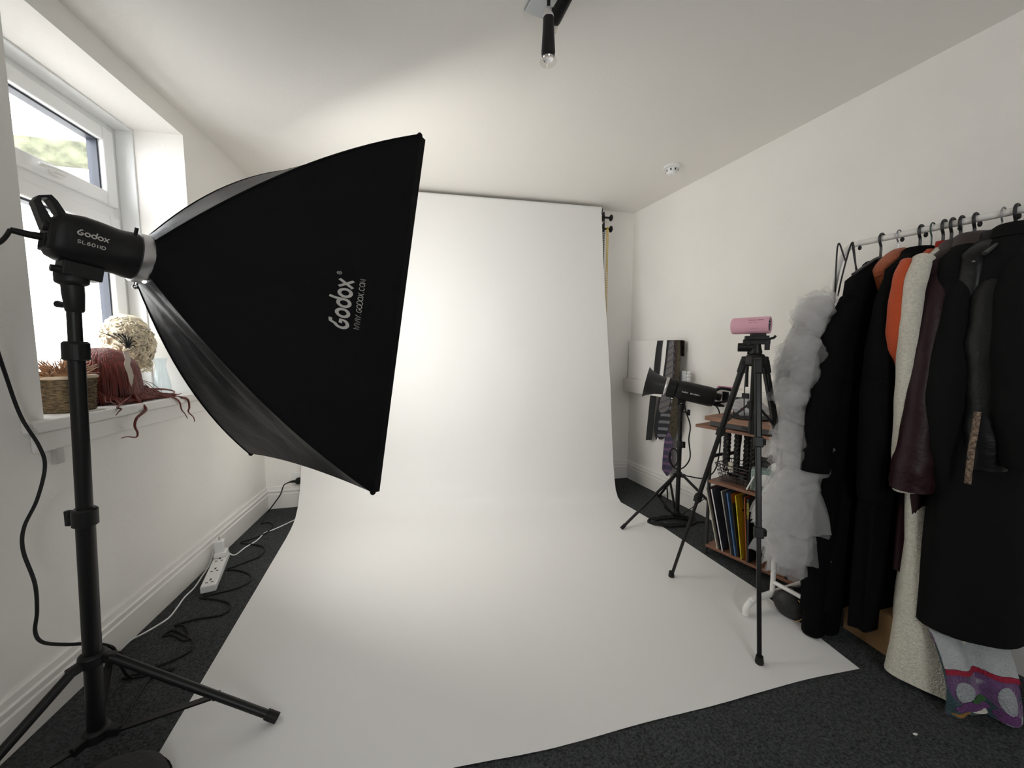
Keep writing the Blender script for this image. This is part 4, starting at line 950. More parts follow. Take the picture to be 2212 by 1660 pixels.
# middle shelf: wire basket with odds and ends
bc = S(.10, .095, .406)
wb = thing('wire_basket', 'black wire basket of small dark bits on the middle shelf', 'basket', bc)
m = MB()
def rect(w, d, z, n=6): return [bc+se*x*w+sg*y*d+Z*z for x, y in ((-1, -1), (1, -1), (1, 1), (-1, 1), (-1, -1))]
for k in range(6):
    z = .003+.018*k; e_ = .052+.004*k; m.tube(rect(e_+.012, e_+.004, z), .0015 if k < 5 else .0028, 6)
for k in range(9):
    f = -1+k*.25
    for sgn in (-1, 1):
        m.tube([bc+se*f*.064+sg*sgn*.056+Z*.003, bc+se*f*.084+sg*sgn*.076+Z*.093], .0013, 5); m.tube([bc+se*sgn*.064+sg*f*.056+Z*.003, bc+se*sgn*.084+sg*f*.076+Z*.093], .0013, 5)
    m.tube([bc+se*f*.064-sg*.056+Z*.003, bc+se*f*.064+sg*.056+Z*.003], .0013, 5)
m.build('wire_frame', M_tube, wb)
random.seed(8)
M_bits = [mat('dark_bits', (.03, .02, .02), .4), mat('maroon_bits', (.10, .02, .025), .4), mat('steel_bits', (.35, .36, .38), .4), M_plast]
bits = ['small maroon object', 'dark rounded object', 'grey metal clip', 'small black object']
for k in range(9):
    p = bc + se*random.uniform(-.045, .045)+sg*random.uniform(-.04, .04)+Z*(.018+.007*k); d = V((random.uniform(-1, 1), random.uniform(-1, 1), random.uniform(-.3, .4))).normalized()
    m = MB(); m.tube([p-d*.028, p-d*.01, p+d*.012, p+d*.03], [.006, .011, .010, .005], 8, flat=.7); m.build('hair_clip', M_bits[k % 4], label='one of the jumbled dark hair clips inside the wire basket', cat='hair clip', group='jumbled hair clips in the wire basket')
p = bc - se*.035 - sg*.045 + Z*.085
m = MB(); m.box(p, (.024, .002, .018), ((se+Z*.2).normalized(), sg, (Z-se*.2).normalized())); m.build('cream_card', mat('cream_card', (.66, .62, .48), .7), label='small cream card sticking out of the wire basket', cat='card', bevel=.0005)
# mint tissue box with a lattice of slots
tc_ = S(.247, .045, .406)
M_mint = mat('mint_plastic', (.40, .52, .49), .4)
tb = thing('tissue_box', 'mint green lattice tissue box on the middle shelf', 'tissue box', tc_)
te = (se*.93+sg*.36).normalized(); tg = V((-te.y, te.x, 0))
m = MB(); m.box(tc_+Z*.052+tg*.035, (.060, .035, .052), (te, tg, Z)); m.build('box_body', M_mint, tb, bevel=.004)
m = MB()
for i in range(14):
    for j in range(9):
        x = -.054+i*.0083; z = .009+j*.0105+(.005 if i % 2 else 0)
        if (x/.030)**2+((z-.058)/.022)**2 < 1.15 or z > .098: continue
        c_ = tc_+te*x+Z*z-tg*.0005; s1 = .0026
        m.prism([c_+te*s1+Z*s1*.2, c_-te*s1*.5+Z*s1*1.2, c_-te*s1*.6-Z*s1*1.1], -tg*.0006)
m.build('lattice_holes', mat('lattice_shadow', (.06, .09, .09), .7), tb, smooth=False)['kind'] = 'stuff'
m = MB(); m.lathe(tc_+Z*.058-tg*.001, -tg, [(.030, 0), (.028, .0012), (.001, .0012)], 24); o_ = m.build('oval_opening', mat('white_tissue', (.82, .82, .82), .9), tb, 'white tissue in the oval opening')
m = MB(); q0 = tc_+Z*.104+te*.028+tg*.03
def tis(a, b):
    x = (a-.5)*.056; z = b*.040*(1-abs(a-.5)*1.1)
    return q0+te*(x+.006*b)+Z*z+tg*(.010*math.sin(a*8)+.012*b*math.sin(a*5))
m.sheet(tis, 14, 8, .0008); m.build('tissue', mat('white_tissue', (.82, .82, .82), .9), tb, angle=70)
c_ = S(.22, .175, .406); 
m = MB(); m.box(c_+Z*.062, (.085, .055, .062), (se, sg, Z)); m.build('storage_box', mat('grey_black_box', (.06, .06, .062), .55), label='dark grey storage box behind the tissue box', cat='box', bevel=.004)
c_ = S(.26, .165, .531); m = MB(); m.lathe(c_, Z, [(.05, 0), (.058, .008), (.055, .03), (.03, .044), (.005, .048)], 22, sx=1.2); m.build('dark_cap', mat('dark_maroon_felt', (.035, .015, .015), .8, sheen=.3), label='dark rounded cap lying on the grey storage box', cat='cap')
c_ = S(.325, .05, .406); m = MB(); m.tube(spline([c_, c_+Z*.05+se*.01, c_+Z*.10-se*.002, c_+Z*.13-se*.02], 5), [.016]*8+[.012]*8, 10, flat=.4); m.build('black_pouch', M_plast, label='curved black pouch at the right end of the middle shelf', cat='pouch')
c_ = S(.185, .0, .406); m = MB(); m.bar(c_+Z*.005+se*.0, c_+Z*.075+se*.022+sg*.02, .012, .004); m.build('white_stick', M_white, label='slim white stick leaning on the mint tissue box', cat='stick', bevel=.001)
# white notebooks behind
for k in range(4):
    c_ = S(.235+.014*k, .235, .406); m = MB(); m.box(c_+Z*.105+Z*.0, (.005, .05, .105), (se, sg, Z)); nb = m.build('notebook', mat('white_notebook', (.66, .66, .66), .6), label=('leftmost', 'second', 'third', 'rightmost')[k]+' of the white notebooks upright behind the storage box', cat='notebook', group='white notebooks', bevel=.001)
    m = MB()
    for j in range(10): m.box(c_+Z*(.012+.02*j)-sg*.051, (.006, .0025, .0015), (se, sg, Z))
    m.build('spiral_binding', M_steel, nb)
# braids hanging under the desk top
M_braid = mat('black_braid', (.012, .011, .011), .55, bump=.5, bscale=120)
for k, (s_, d_, ln, r_) in enumerate(((.052, .055, .215, .0125), (.098, .065, .24, .0105), (.128, .10, .25, .011), (.165, .085, .26, .010))):
    m = MB(); n_ = 36
    for st in range(3):
        pts = [S(s_+r_*.75*math.sin(i*.62+st*2.094), d_+r_*.6*math.sin(2*(i*.62+st*2.094)), .678-ln*i/n_) for i in range(n_+1)]
        m.tube(pts, [r_*.72*(1 if i < n_-4 else .6) for i in range(n_+1)], 8)
    m.build('hair_braid', M_braid, label=('leftmost and thickest', 'second', 'third', 'rightmost')[k]+' black hair braid hanging under the desk top', cat='braid', group='black braids')
# record player on the desk top
tcen = S(.165, .135, .6885)
tt = thing('turntable', 'record player with a wood top and dark grey base on the desk top', 'record player', tcen)
m = MB(); m.box(tcen+Z*.016, (.180, .130, .014), (se, sg, Z)); m.build('base', mat('dark_grey_plastic', (.045, .046, .048), .5), tt, bevel=.003)
m = MB(); m.box(tcen+Z*.0415, (.198, .150, .0115), (se, sg, Z)); m.build('wood_top', M_wood2, tt, bevel=.003)
m = MB(); m.lathe(tcen+Z*.053-se*.03, Z, [(.105, 0), (.107, .004), (.105, .008), (.02, .009), (.002, .012)], 36); m.build('platter', M_plast, tt)
m = MB(); m.cyl(S(.30, .215, .742), S(.30, .215, .76), .012, 14); m.tube(spline([S(.30, .215, .762), S(.29, .13, .764), S(.245, .085, .757)], 5), .0032, 8); m.build('tone_arm', M_steel, tt)
m = MB(); m.box(S(.16, -.0, .705)-sg*.0, (.010, .0012, .004), (se, sg, Z)); m.build('badge', M_plast, tt)
# crumpled clear plastic on top and little boxes
m = MB(); cc = S(.12, .12, .754)
def crump(d): return 1+.30*noise.noise(d*2.6+V((3, 1, 0)))+.12*noise.noise(d*7)
m.ball(cc+Z*.036, (.085, .06, .040), 26, 16, (se, sg, Z), crump); m.build('plastic_bag', tulle_mat('cloudy_plastic', (.70, .71, .73), .6), label='crumpled cloudy plastic bag on the record player', cat='bag', angle=25)
c_ = S(.315, .045, .7415)
m = MB(); m.box(c_+Z*.011, (.020, .018, .011), (se, sg, Z)); m.build('white_box', M_white, label='small white box at the right end of the record player', cat='box', bevel=.002)
c_ = S(.30, .15, .7415); m = MB(); m.box(c_+Z*.02, (.025, .02, .02), (se, sg, Z)); m.build('grey_box', mat('grey_card', (.3, .3, .3), .6), label='small grey box behind the white one on the record player', cat='box', bevel=.002)
c_ = S(.115, .06, .788)
jr = thing('red_jar', 'little clear jar with something red on the plastic bag', 'jar', c_-Z*.012)
m = MB(); m.lathe(c_-Z*.012, Z, [(.010, 0), (.014, .003), (.014, .026), (.011, .03)], 18); m.build('jar_body', clear_mat('clear_glass'), jr)
m = MB(); m.ball(c_+Z*.0, (.010, .010, .009), 14, 10); m.build('red_filling', mat('red_filling', (.30, .01, .03), .3), jr)
c_ = S(.03, .18, .742)
m = MB(); m.box(c_+Z*.045, (.016, .016, .045), (se, sg, Z)); o_ = m.build('spotted_canister', M_plast, label='black upright canister with white dots at the left of the record player', cat='canister', bevel=.003)
m = MB()
for k in range(4): m.box(c_-sg*.0165+Z*(.014+.02*k)-se*.004, (.003, .0008, .003), (se, sg, Z)); m.box(c_-se*.0165+Z*(.02+.02*k), (.0008, .003, .003), (se, sg, Z))
m.build('white_dots', M_white, o_, smooth=False)
p_ = c_ + Z*.074
m = MB(); m.rings([[p_-se*.055+Z*.022, p_-se*.055+sg*.012+Z*.022, p_-se*.05+sg*.012-Z*.024, p_-se*.05-Z*.024], [p_-se*.02+Z*.006, p_-se*.02+sg*.012+Z*.006, p_-se*.02+sg*.012-Z*.008, p_-se*.02-Z*.008], [p_+se*.02+Z*.012, p_+se*.02+sg*.012+Z*.012, p_+se*.02+sg*.012-Z*.012, p_+se*.02-Z*.012], [p_+se*.10+Z*.008, p_+se*.10+sg*.012+Z*.008, p_+se*.10+sg*.012-Z*.010, p_+se*.10-Z*.010]])
m.build('black_brush', M_plast, label='black flared brush lying across the spotted canister', cat='brush', bevel=.003)
# small clear bottle shape on the wall behind the tripod head: shadow only, nothing built
# ================================================================== clothes rack on the right
def proj(p):
    v = V(p)-CAM; z = v.dot(_f); return 1106+FPX*v.dot(_r)/z, 830-FPX*v.dot(_u)/z
RA, RBp = V((1.363, 1.573, 1.5)), V((1.528, 1.190, 1.5)); rdv = (RBp-RA).normalized(); rpv = V((-rdv.y, rdv.x, 0))
if rpv.x > 0: rpv = -rpv                                   # perpendicular to the rail, into the room
def rail(px):
    lo, hi = -.1, .75
    for _ in range(40):
        mi = (lo+hi)/2
        if proj(RA+rdv*mi)[0] < px: lo = mi
        else: hi = mi
    return RA+rdv*lo
M_rack = mat('white_tube', (.78, .77, .74), .35)
rk = thing('clothes_rack', 'white tubular clothes rack along the right wall, full of coats', 'clothes rack', V((1.324, 1.62, 0)))
PT = V((1.324, 1.62, 0)); PE = PT + rdv*.93; rr_ = .0125
m = MB(); railp = [PT+Z*.06, PT+Z*1.0, PT+Z*1.25, PT+Z*1.36+rdv*.006, PT+Z*1.45+rdv*.022, RA-rdv*.008-Z*.004, RA+rdv*.06] + [RA+rdv*(.06+.08*k) for k in range(1, 9)] + [PE+Z*1.5-rdv*.06, PE+Z*1.45-rdv*.006, PE+Z*1.36, PE+Z*.9, PE+Z*.06]
m.tube(spline(railp, 6), rr_*.9, 14); m.build('rail_frame', M_rack, rk)
for P_ in (PT, PE):
    fend = V((.951, 1.481, 0)) + (P_-PT); bend_ = P_ + (P_-fend)*.30
    m = MB(); dxy = (P_-fend).normalized(); m.tube(spline([fend+Z*.006, fend+Z*.035+dxy*.004, fend+Z*.056+dxy*.028, fend+Z*.063+dxy*.07, P_+Z*.065, bend_+Z*.063-dxy*.03, bend_+Z*.05-dxy*.006, bend_+Z*.006], 6), rr_, 14); m.build('foot_bar', M_rack, rk)
    q_r = fend+dxy*.150
    m = MB(); m.tube([q_r+Z*.06, q_r+Z*.26], rr_*.75, 12); m.build('upright_stub', M_rack, rk)
a = V((.951, 1.481, 0)) + (PT-V((.951, 1.481, 0))).normalized()*.150
m = MB(); m.tube([a+Z*.115, a+Z*.115+rdv*.13], rr_*.7, 12); m.build('lower_rail', M_rack, rk)
for px in (1858, 1950, 2001, 2075, 2118, 2202):
    p = rail(px); m = MB(); m.ball(p-Z*.018, (.006, .006, .009), 10, 8); m.build('rail_peg', M_plast, rk)
M_hang = mat('black_hanger', (.010, .010, .011), .4); M_wire = mat('wire_hanger', (.30, .30, .31), .35, .8)
def hanger(px, label, e1, w, zsh=.075, mt=None, r=.0042, arm=True, drop=.07):
    p = rail(px); t = thing('clothes_hanger', label, 'hanger', p-Z*drop, 'clothes hangers on the rack')
    k = e1
    m = MB(); pts = [p+k*.016*math.cos(a_)+Z*(.016*math.sin(a_)) for a_ in [math.radians(x) for x in range(-40, 200, 20)]]
    pts = pts[::-1]; pts = [p-k*.017+Z*-.002]+pts[2:]+[] if False else pts
    hk = [p - k*.0165 - Z*.006, p - k*.016 + Z*.004, p - k*.010 + Z*.0145, p + Z*.018, p + k*.010 + Z*.0145, p + k*.016 + Z*.003, p + k*.012 - Z*.014, p + k*.002 - Z*.030, p - Z*(drop-.01), p - Z*drop]
    m.tube(spline(hk, 5), r, 8); m.build('hook', mt or M_hang, t)
    if arm:
        c = p-Z*drop; m = MB(); m.tube(spline([c-k*w-Z*(zsh), c-k*w*.5-Z*zsh*.45, c, c+k*w*.5-Z*zsh*.45, c+k*w-Z*zsh], 5), r*1.6, 8, flat=.8); m.build('arms', mt or M_hang, t)
    return p
def edir(b): return V((-math.cos(b), -math.sin(b), 0))
E0 = math.radians(23.3)
def garment(name, label, cat, mt, px, b, rows, sleeves, folds=7, famp=.05, seed=1, collar=None, hem_cut=0.0, drift=(0, 0), grp='garments on the clothes rack'):
    """rows: (z, room half width, wall half width, half thickness); sleeves: lists of (px, py, Y, r)"""
    P = rail(px); e1 = edir(b); e2 = V((-e1.y, e1.x, 0)); e2 = e2 if e2.y < 0 else -e2     # e2 towards the camera end
    t = thing(name, label, cat, V((P.x, P.y, rows[0][0])), grp)
    n = 56; R = []; zt, zb = rows[0][0], rows[-1][0]; tab = [(-z, a, c, h) for z, a, c, h in rows]
    zs = []; 
    for (z0, *_), (z1, *_) in zip(rows, rows[1:]):
        k = max(1, int((z0-z1)/.05)); zs += [z0+(z1-z0)*i/k for i in range(k)]
    zs.append(zb)
    for z in zs:
        a, c, h = lerp_tab(tab, -z); d = (zt-z)/(zt-zb); ring = []
        for j in range(n):
            ph = 2*pi*j/n; cs, sn = math.cos(ph), math.sin(ph)
            cs2 = math.copysign(abs(cs)**.75, cs); sn2 = math.copysign(abs(sn)**.75, sn)
            f = 1 + famp*d*math.sin(folds*ph+seed+1.3*math.sin(z*3+seed)) + famp*.6*noise.noise(V((cs*1.5+seed, sn*1.5, z*2.2)))*min(1, d*4)
            ww = a if cs > 0 else min(c, .125)
            dzz = -hem_cut*d*d*(cs*.5)
            dk = max(0, (1.05-z)/1.05)**1.6
            ring.append(V((P.x+drift[0]*dk, P.y+drift[1]*dk, z+dzz)) + e1*cs2*ww*f + e2*sn2*h*f)
        R.append(ring)
    m = MB(); m.rings(R); m.build('body', mt, t, angle=80)
    for si, sl_ in enumerate(sleeves):
        pts = [at(x, y, Y) for x, y, Y, r in sl_]; rs = [r for *_, r in sl_]
        sp = spline(pts, 6); rr2 = []
        for k in range(len(sp)):
            u_ = k/6; i = min(int(u_), len(rs)-2); rr2.append(rs[i]+(rs[i+1]-rs[i])*min(1, u_-i))
        m = MB(); rows_ = []
        for k, (p, r) in enumerate(zip(sp, rr2)):
            tg = (sp[min(k+1, len(sp)-1)]-sp[max(k-1, 0)]).normalized(); x, y, _ = frame_of(tg, e2)
            rows_.append([p + (x*math.cos(2*pi*j/20)*1.0 + y*math.sin(2*pi*j/20)*.95)*r*(1+.07*noise.noise(V((math.cos(2*pi*j/20)*1.6+seed, math.sin(2*pi*j/20)*1.6, k*.33)))+.03*math.sin(k*1.1+j*.6)) for j in range(20)])
        rows_ = [[sp[0]+(q-sp[0])*.3 for q in rows_[0]]] + rows_
        rows_.append([sp[-1]+(q-sp[-1])*.86 for q in rows_[-1]]); rows_.append([sp[-2]+(q-sp[-1])*.8 for q in rows_[-2]])
        m.rings(rows_); m.build('sleeve', mt, t, angle=80)
    # wall-side sleeve
    zs_ = rows[2][0]; w_ = min(rows[2][2], .10)
    if sleeves:
        m = MB(); sp = [V((P.x, P.y, zs_-.01)) - e1*(w_*.8), V((P.x, P.y, zs_-.12)) - e1*(w_*.98), V((P.x, P.y, zs_-.45)) - e1*(w_*.98)+e2*.02, V((P.x, P.y, zs_-.6)) - e1*(w_*.95)+e2*.02]
        m.tube(spline(sp, 5), [.02]+[.028]*15, 14); m.build('sleeve', mt, t)
    if collar:
        cz, ca, ch, cm = collar; m = MB(); rg = []
        for zz, k in ((cz-.035, 1.0), (cz, .82), (cz+.012, .80), (cz+.004, .95), (cz-.03, 1.16)):
            rg.append([V((P.x, P.y, zz)) + e1*math.cos(2*pi*j/24)*ca*k + e2*math.sin(2*pi*j/24)*ch*k for j in range(24)])
        m.rings(rg, cap0=False, cap1=False); m.build('collar', cm or mt, t, angle=80)
    return t, P, e1, e2
M_w1 = mat('black_wool', (.0045, .0045, .005), .9, bump=.12, bscale=250, sheen=.0, spec=.08)
M_w2 = mat('black_wool_soft', (.005, .005, .0052), .9, bump=.15, bscale=200, spec=.08)
M_w3 = mat('charcoal_wool', (.0075, .0078, .008), .9, bump=.12, bscale=260, spec=.1)
M_lea = mat('black_leather', (.006, .0065, .0072), .42, bump=.3, bscale=40, spec=.28)
M_burg = mat('burgundy_leather', (.020, .0055, .008), .48, bump=.25, bscale=50, spec=.25)
M_brl = mat('brown_leather', (.030, .018, .017), .45, bump=.2, bscale=60)
M_ora = mat('orange_cotton', (.50, .065, .010), .8, bump=.3, bscale=150, sheen=.2)
M_oran = mat('orange_knit', (.40, .095, .03), .9, bump=.8, bscale=160, sheen=.2)
M_crm = mat('cream_wool', (.78, .75, .64), .95, bump=.9, bscale=240, var=.12, vscale=120, sheen=.2)
M_trs = mat('black_crepe', (.0028, .0028, .003), .85, bump=.1, bscale=100, spec=.08)
# long black coat at the far end
hanger(1905, 'black hanger under the long black coat next to the white tulle', edir(E0), .17)
garment('long_coat', 'long black wool coat nearest the white tulle dress', 'coat', M_w1, 1905, E0,
  [(1.415, .045, .045, .03), (1.395, .07, .07, .04), (1.335, .185, .16, .045), (1.2, .185, .165, .06), (.9, .22, .17, .06), (.5, .275, .18, .062), (.11, .315, .18, .06)],
  [[(1842, 652, 1.44, .042), (1812, 715, 1.42, .047), (1788, 820, 1.40, .049), (1771, 920, 1.39, .048), (1760, 1018, 1.385, .046)]], seed=1, collar=(1.405, .06, .05, M_w2))
t = thing('black_trousers', 'black trousers reaching the carpet below the long black coat', 'trousers', fl(1755, 1372), 'garments on the clothes rack')
tb_ = fl(1755, 1372)
for dx in (0, .07):
    o_ = -edir(E0)*dx*.9 + rdv*dx*.2
    m = MB(); R = []
    for k in range(14):
        z = .012+ .95*k/13; c = tb_ + o_ - edir(E0)*(.06*k/13) + Z*0; sw = 1+.04*math.sin(k*.9)
        R.append([V((c.x, c.y, z)) + edir(E0)*math.cos(2*pi*j/20)*.040*sw + rdv*math.sin(2*pi*j/20)*.034*sw*(1+.1*math.sin(3*2*pi*j/20+k*.3)) for j in range(20)])
    m.rings(R); m.build('trouser_leg', M_trs, t, angle=80)
# orange padded piece on the thin hook
p_ = rail(1942)
hanger(1942, 'thin grey wire hanger with the orange knit on it', edir(E0), .05, mt=M_wire, r=.0022, arm=False, drop=.095)
t = thing('orange_knit', 'rust orange knitted top folded over the thin wire hanger', 'knitwear', at(1930, 600, 1.43), 'garments on the clothes rack')
m = MB(); sp = spline([at(1960, 558, 1.46), at(1950, 552, 1.45), at(1934, 556, 1.44), at(1918, 570, 1.43), at(1906, 586, 1.42), at(1902, 605, 1.42), at(1906, 640, 1.43), at(1915, 700, 1.44)], 5)
m.tube(sp, [.012]+[.028]*(len(sp)-2)+[.015], 14); m.build('knit_body', M_oran, t, angle=80)
m = MB(); q = spline([at(1892, 600, 1.41), at(1903, 594, 1.40), at(1914, 600, 1.405)], 4); m.tube(q, .004, 8); m.build('knit_hem', M_oran, t)
# second black coat
hanger(1990, 'black hanger of the second black coat, in front of the orange knit', edir(E0), .16)
garment('long_coat', 'second long black coat, just before the orange blouse', 'coat', M_w2, 1990, E0,
  [(1.43, .05, .045, .03), (1.41, .075, .07, .035), (1.355, .18, .15, .038), (1.2, .185, .155, .05), (.9, .19, .16, .05), (.5, .215, .17, .05), (.08, .225, .17, .045)],
  [[(1943, 588, 1.345, .034), (1921, 655, 1.33, .040), (1903, 760, 1.32, .043), (1890, 880, 1.31, .043), (1882, 1010, 1.30, .040), (1880, 1075, 1.30, .036)]], seed=5, collar=(1.428, .062, .045, M_w1))
# orange blouse
hanger(2015, 'thin dark green wire hanger of the orange blouse', edir(E0), .15, mt=mat('green_wire', (.02, .06, .05), .4), r=.0022)
garment('orange_blouse', 'bright orange blouse with a gathered sleeve between the black and cream coats', 'blouse', M_ora, 2015, E0,
  [(1.425, .04, .04, .02), (1.405, .06, .06, .02), (1.36, .145, .14, .022), (1.2, .15, .15, .022), (.9, .15, .15, .025), (.62, .16, .16, .025)],
  [[(1962, 566, 1.30, .020), (1951, 600, 1.285, .026), (1942, 660, 1.275, .028), (1939, 720, 1.27, .030), (1943, 760, 1.27, .026), (1950, 795, 1.275, .014)]], folds=9, seed=7)
# cream coat
hanger(2058, 'black hanger holding the cream coat', edir(E0), .16)
garment('cream_coat', 'long cream wool coat with a narrow sleeve, reaching the carpet', 'coat', M_crm, 2048, E0,
  [(1.425, .04, .04, .02), (1.405, .07, .06, .025), (1.36, .17, .15, .03), (1.2, .15, .15, .03), (.8, .14, .15, .035), (.45, .125, .12, .05), (.25, .12, .10, .085), (.10, .122, .09, .105), (.02, .128, .09, .118)],
  [[(1996, 560, 1.27, .028), (1977, 610, 1.25, .028), (1966, 700, 1.24, .027), (1959, 800, 1.235, .027), (1955, 900, 1.235, .028), (1955, 1000, 1.235, .033), (1958, 1058, 1.235, .036)]], seed=9, folds=4, famp=.11, drift=(-.075, -.165))
# red neck piece showing behind
t = thing('red_blouse', 'red collared top showing between the hanger hooks behind the cream coat', 'top', rail(2040)-Z*.11, 'garments on the clothes rack')
hanger(2040, 'black hanger with the red collared top', edir(E0), .12)
p_ = rail(2040); m = MB(); k_ = edir(E0)
m.rings([[p_-Z*zz + k_*math.cos(2*pi*j/20)*a + rdv*math.sin(2*pi*j/20)*.016 for j in range(20)] for zz, a in ((.052, .024), (.07, .030), (.10, .032), (.13, .06), (.16, .13), (.5, .12))])
m.build('top_body', mat('red_cotton', (.36, .018, .012), .8, bump=.3, bscale=150), t, angle=80)
# burgundy leather coat
hanger(2078, 'black hanger holding the burgundy leather coat', edir(E0), .16)
garment('leather_coat', 'burgundy leather coat with a turned-back cuff, in front of the cream coat', 'coat', M_burg, 2078, E0,
  [(1.425, .045, .045, .025), (1.405, .075, .07, .03), (1.36, .17, .15, .035), (1.2, .17, .15, .05), (.85, .165, .15, .05), (.5, .175, .15, .05), (.33, .185, .15, .045)],
  [[(2043, 575, 1.25, .034), (2022, 640, 1.23, .036), (2006, 740, 1.215, .038), (1992, 850, 1.205, .040), (1980, 960, 1.20, .046), (1972, 1010, 1.20, .054), (1968, 1056, 1.20, .054)]], seed=12, collar=(1.43, .065, .045, M_brl))
# black coat with brown collar
hanger(2108, 'black hanger of the black coat with a brown leather collar', edir(E0), .17)
garment('black_jacket', 'black coat with a brown leather collar, between burgundy leather and glossy black', 'coat', M_w3, 2112, E0,
  [(1.435, .05, .045, .03), (1.415, .08, .07, .035), (1.365, .175, .15, .04), (1.2, .185, .15, .055), (.9, .165, .15, .05), (.74, .16, .15, .045)],
  [[(2098, 570, 1.22, .042), (2072, 650, 1.195, .047), (2052, 760, 1.175, .050), (2040, 870, 1.165, .052), (2040, 980, 1.165, .052), (2048, 1060, 1.165, .050)]], seed=15, collar=(1.44, .075, .05, M_brl))
# glossy leather jacket
hanger(2168, 'thin grey wire hanger of the glossy black leather jacket', edir(E0), .17, mt=M_wire, r=.0022, drop=.085)
garment('leather_jacket', 'glossy black leather jacket with wrinkled sleeve behind the nearest coat', 'jacket', M_lea, 2160, E0,
  [(1.43, .05, .045, .03), (1.41, .09, .07, .035), (1.365, .17, .15, .045), (1.2, .18, .15, .055), (.9, .18, .15, .055), (.7, .18, .15, .05)],
  [[(2165, 570, 1.165, .044), (2150, 640, 1.135, .052), (2138, 740, 1.115, .056), (2138, 840, 1.105, .056), (2130, 930, 1.10, .052), (2125, 1010, 1.10, .048)]], seed=18, famp=.08, collar=(1.435, .07, .045, M_lea))
# floral scarf sliver
m = MB(); t_pts = [at(2112, 890, 1.075), at(2106, 930, 1.072), at(2099, 970, 1.07), at(2094, 1010, 1.07), at(2090, 1045, 1.07)]
m.tube(spline(t_pts, 6), .009, 10, flat=.4); m.build('floral_scarf', mat('floral_print', (.17, .12, .085), .8, var=.95, vscale=120), label='thin strip of floral fabric beside the nearest black coat', cat='scarf', group='garments on the clothes rack')
# nearest big wool coat
hanger(2197, 'black hanger of the big black coat nearest the camera', edir(E0), .19)
garment('wool_coat', 'big charcoal black wool coat nearest the camera, flaring out at the hem', 'coat', M_w3, 2206, E0,
  [(1.44, .05, .045, .035), (1.42, .08, .07, .045), (1.36, .16, .15, .055), (1.25, .175, .15, .07), (1.08, .185, .155, .08), (.85, .205, .16, .09), (.6, .222, .165, .105), (.38, .232, .17, .118), (.225, .238, .17, .122)],
  [[(2216, 560, 1.12, .045), (2205, 640, 1.08, .055), (2205, 760, 1.05, .060), (2212, 900, 1.03, .058), (2225, 1010, 1.02, .05)]], seed=22, folds=5, famp=.035, collar=(1.445, .08, .055, M_w3))
# mohair piece below the nearest coat
def mohair_mat():
    mm = mat('mohair_patches', (.02, .06, .07), .95, bump=.9, bscale=180, sheen=.3); nt = mm.node_tree; b = nt.nodes['Principled BSDF']
    tc = nt.nodes.new('ShaderNodeTexCoord'); n1 = nt.nodes.new('ShaderNodeTexNoise'); n1.inputs['Scale'].default_value = 9; n1.inputs['Detail'].default_value = 1.5
    nt.links.new(tc.outputs['Object'], n1.inputs['Vector']); r = nt.nodes.new('ShaderNodeValToRGB'); cr = r.color_ramp; cr.interpolation = 'EASE'
    cols = [(.30, (.012, .055, .065)), (.44, (.018, .065, .08)), (.50, (.14, .055, .17)), (.57, (.16, .07, .20)), (.60, (.42, .44, .46)), (.72, (.40, .42, .44))]
    cr.elements[0].position, cr.elements[0].color = cols[0][0], (*cols[0][1], 1); cr.elements[1].position, cr.elements[1].color = cols[-1][0], (*cols[-1][1], 1)
    for p, c in cols[1:-1]: e = cr.elements.new(p); e.color = (*c, 1)
    nt.links.new(n1.outputs['Fac'], r.inputs['Fac']); nt.links.new(r.outputs['Color'], b.inputs['Base Color']); return mm
mo = thing('mohair_cardigan', 'fuzzy multicoloured mohair knit hanging to the carpet below the biggest coat', 'knitwear', fl(2100, 1560), 'garments on the clothes rack')
ma, mb_ = fl(2040, 1545), fl(2200, 1570)
def mw(u, v, zlo=.012, zhi=.26, off=0):
    p = ma+(mb_-ma)*u; e = (mb_-ma).normalized(); nn = V((e.y, -e.x, 0)); nn = nn if nn.y < 0 else -nn
    z = zlo+(zhi-zlo)*v
    return V((p.x, p.y, z)) + nn*(.012*math.sin(u*9)+.006*math.sin(u*17+v*4)-.03*u*(1-u)+off) - nn*.12*v*v
m = MB(); m.sheet(lambda u, v: mw(u, v), 24, 16, .008); m.build('knit_panel', mohair_mat(), mo, angle=80)
def band(z0, z1, nm, mt):
    m = MB(); m.sheet(lambda u, v: mw(u, (z0+(z1-z0)*v-.012)/.248, off=.010), 24, 3, .003); m.build(nm, mt, mo, angle=80)
band(.135, .235, 'white_band', mat('white_mohair', (.50, .52, .53), .95, bump=.9, bscale=200)); band(.122, .134, 'red_stripe', mat('crimson_yarn', (.35, .015, .045), .9, bump=.8, bscale=200))
def blob(u, z, du, dz, nm, mt):
    m = MB(); m.sheet(lambda a, b: (lambda rr3, th: mw(u+du*rr3*math.cos(th), (z+dz*rr3*math.sin(th)-.012)/.248, off=.0105))(max(.02, a), b*2*pi), 4, 18, .002); m.build(nm, mt, mo, angle=80)
blob(.24, .080, .16, .026, 'pale_patch', mat('pale_mohair', (.40, .43, .45), .95, bump=.9, bscale=200))
blob(.80, .078, .10, .034, 'pale_patch', mat('pale_mohair', (.40, .43, .45), .95, bump=.9, bscale=200))
blob(.48, .058, .13, .010, 'green_patch', mat('green_mohair', (.05, .16, .05), .95, bump=.9, bscale=200))
blob(.35, .040, .30, .013, 'purple_patch', mat('purple_mohair', (.17, .06, .20), .95, bump=.9, bscale=200))
blob(.80, .032, .14, .016, 'purple_patch', mat('purple_mohair', (.17, .06, .20), .95, bump=.9, bscale=200))
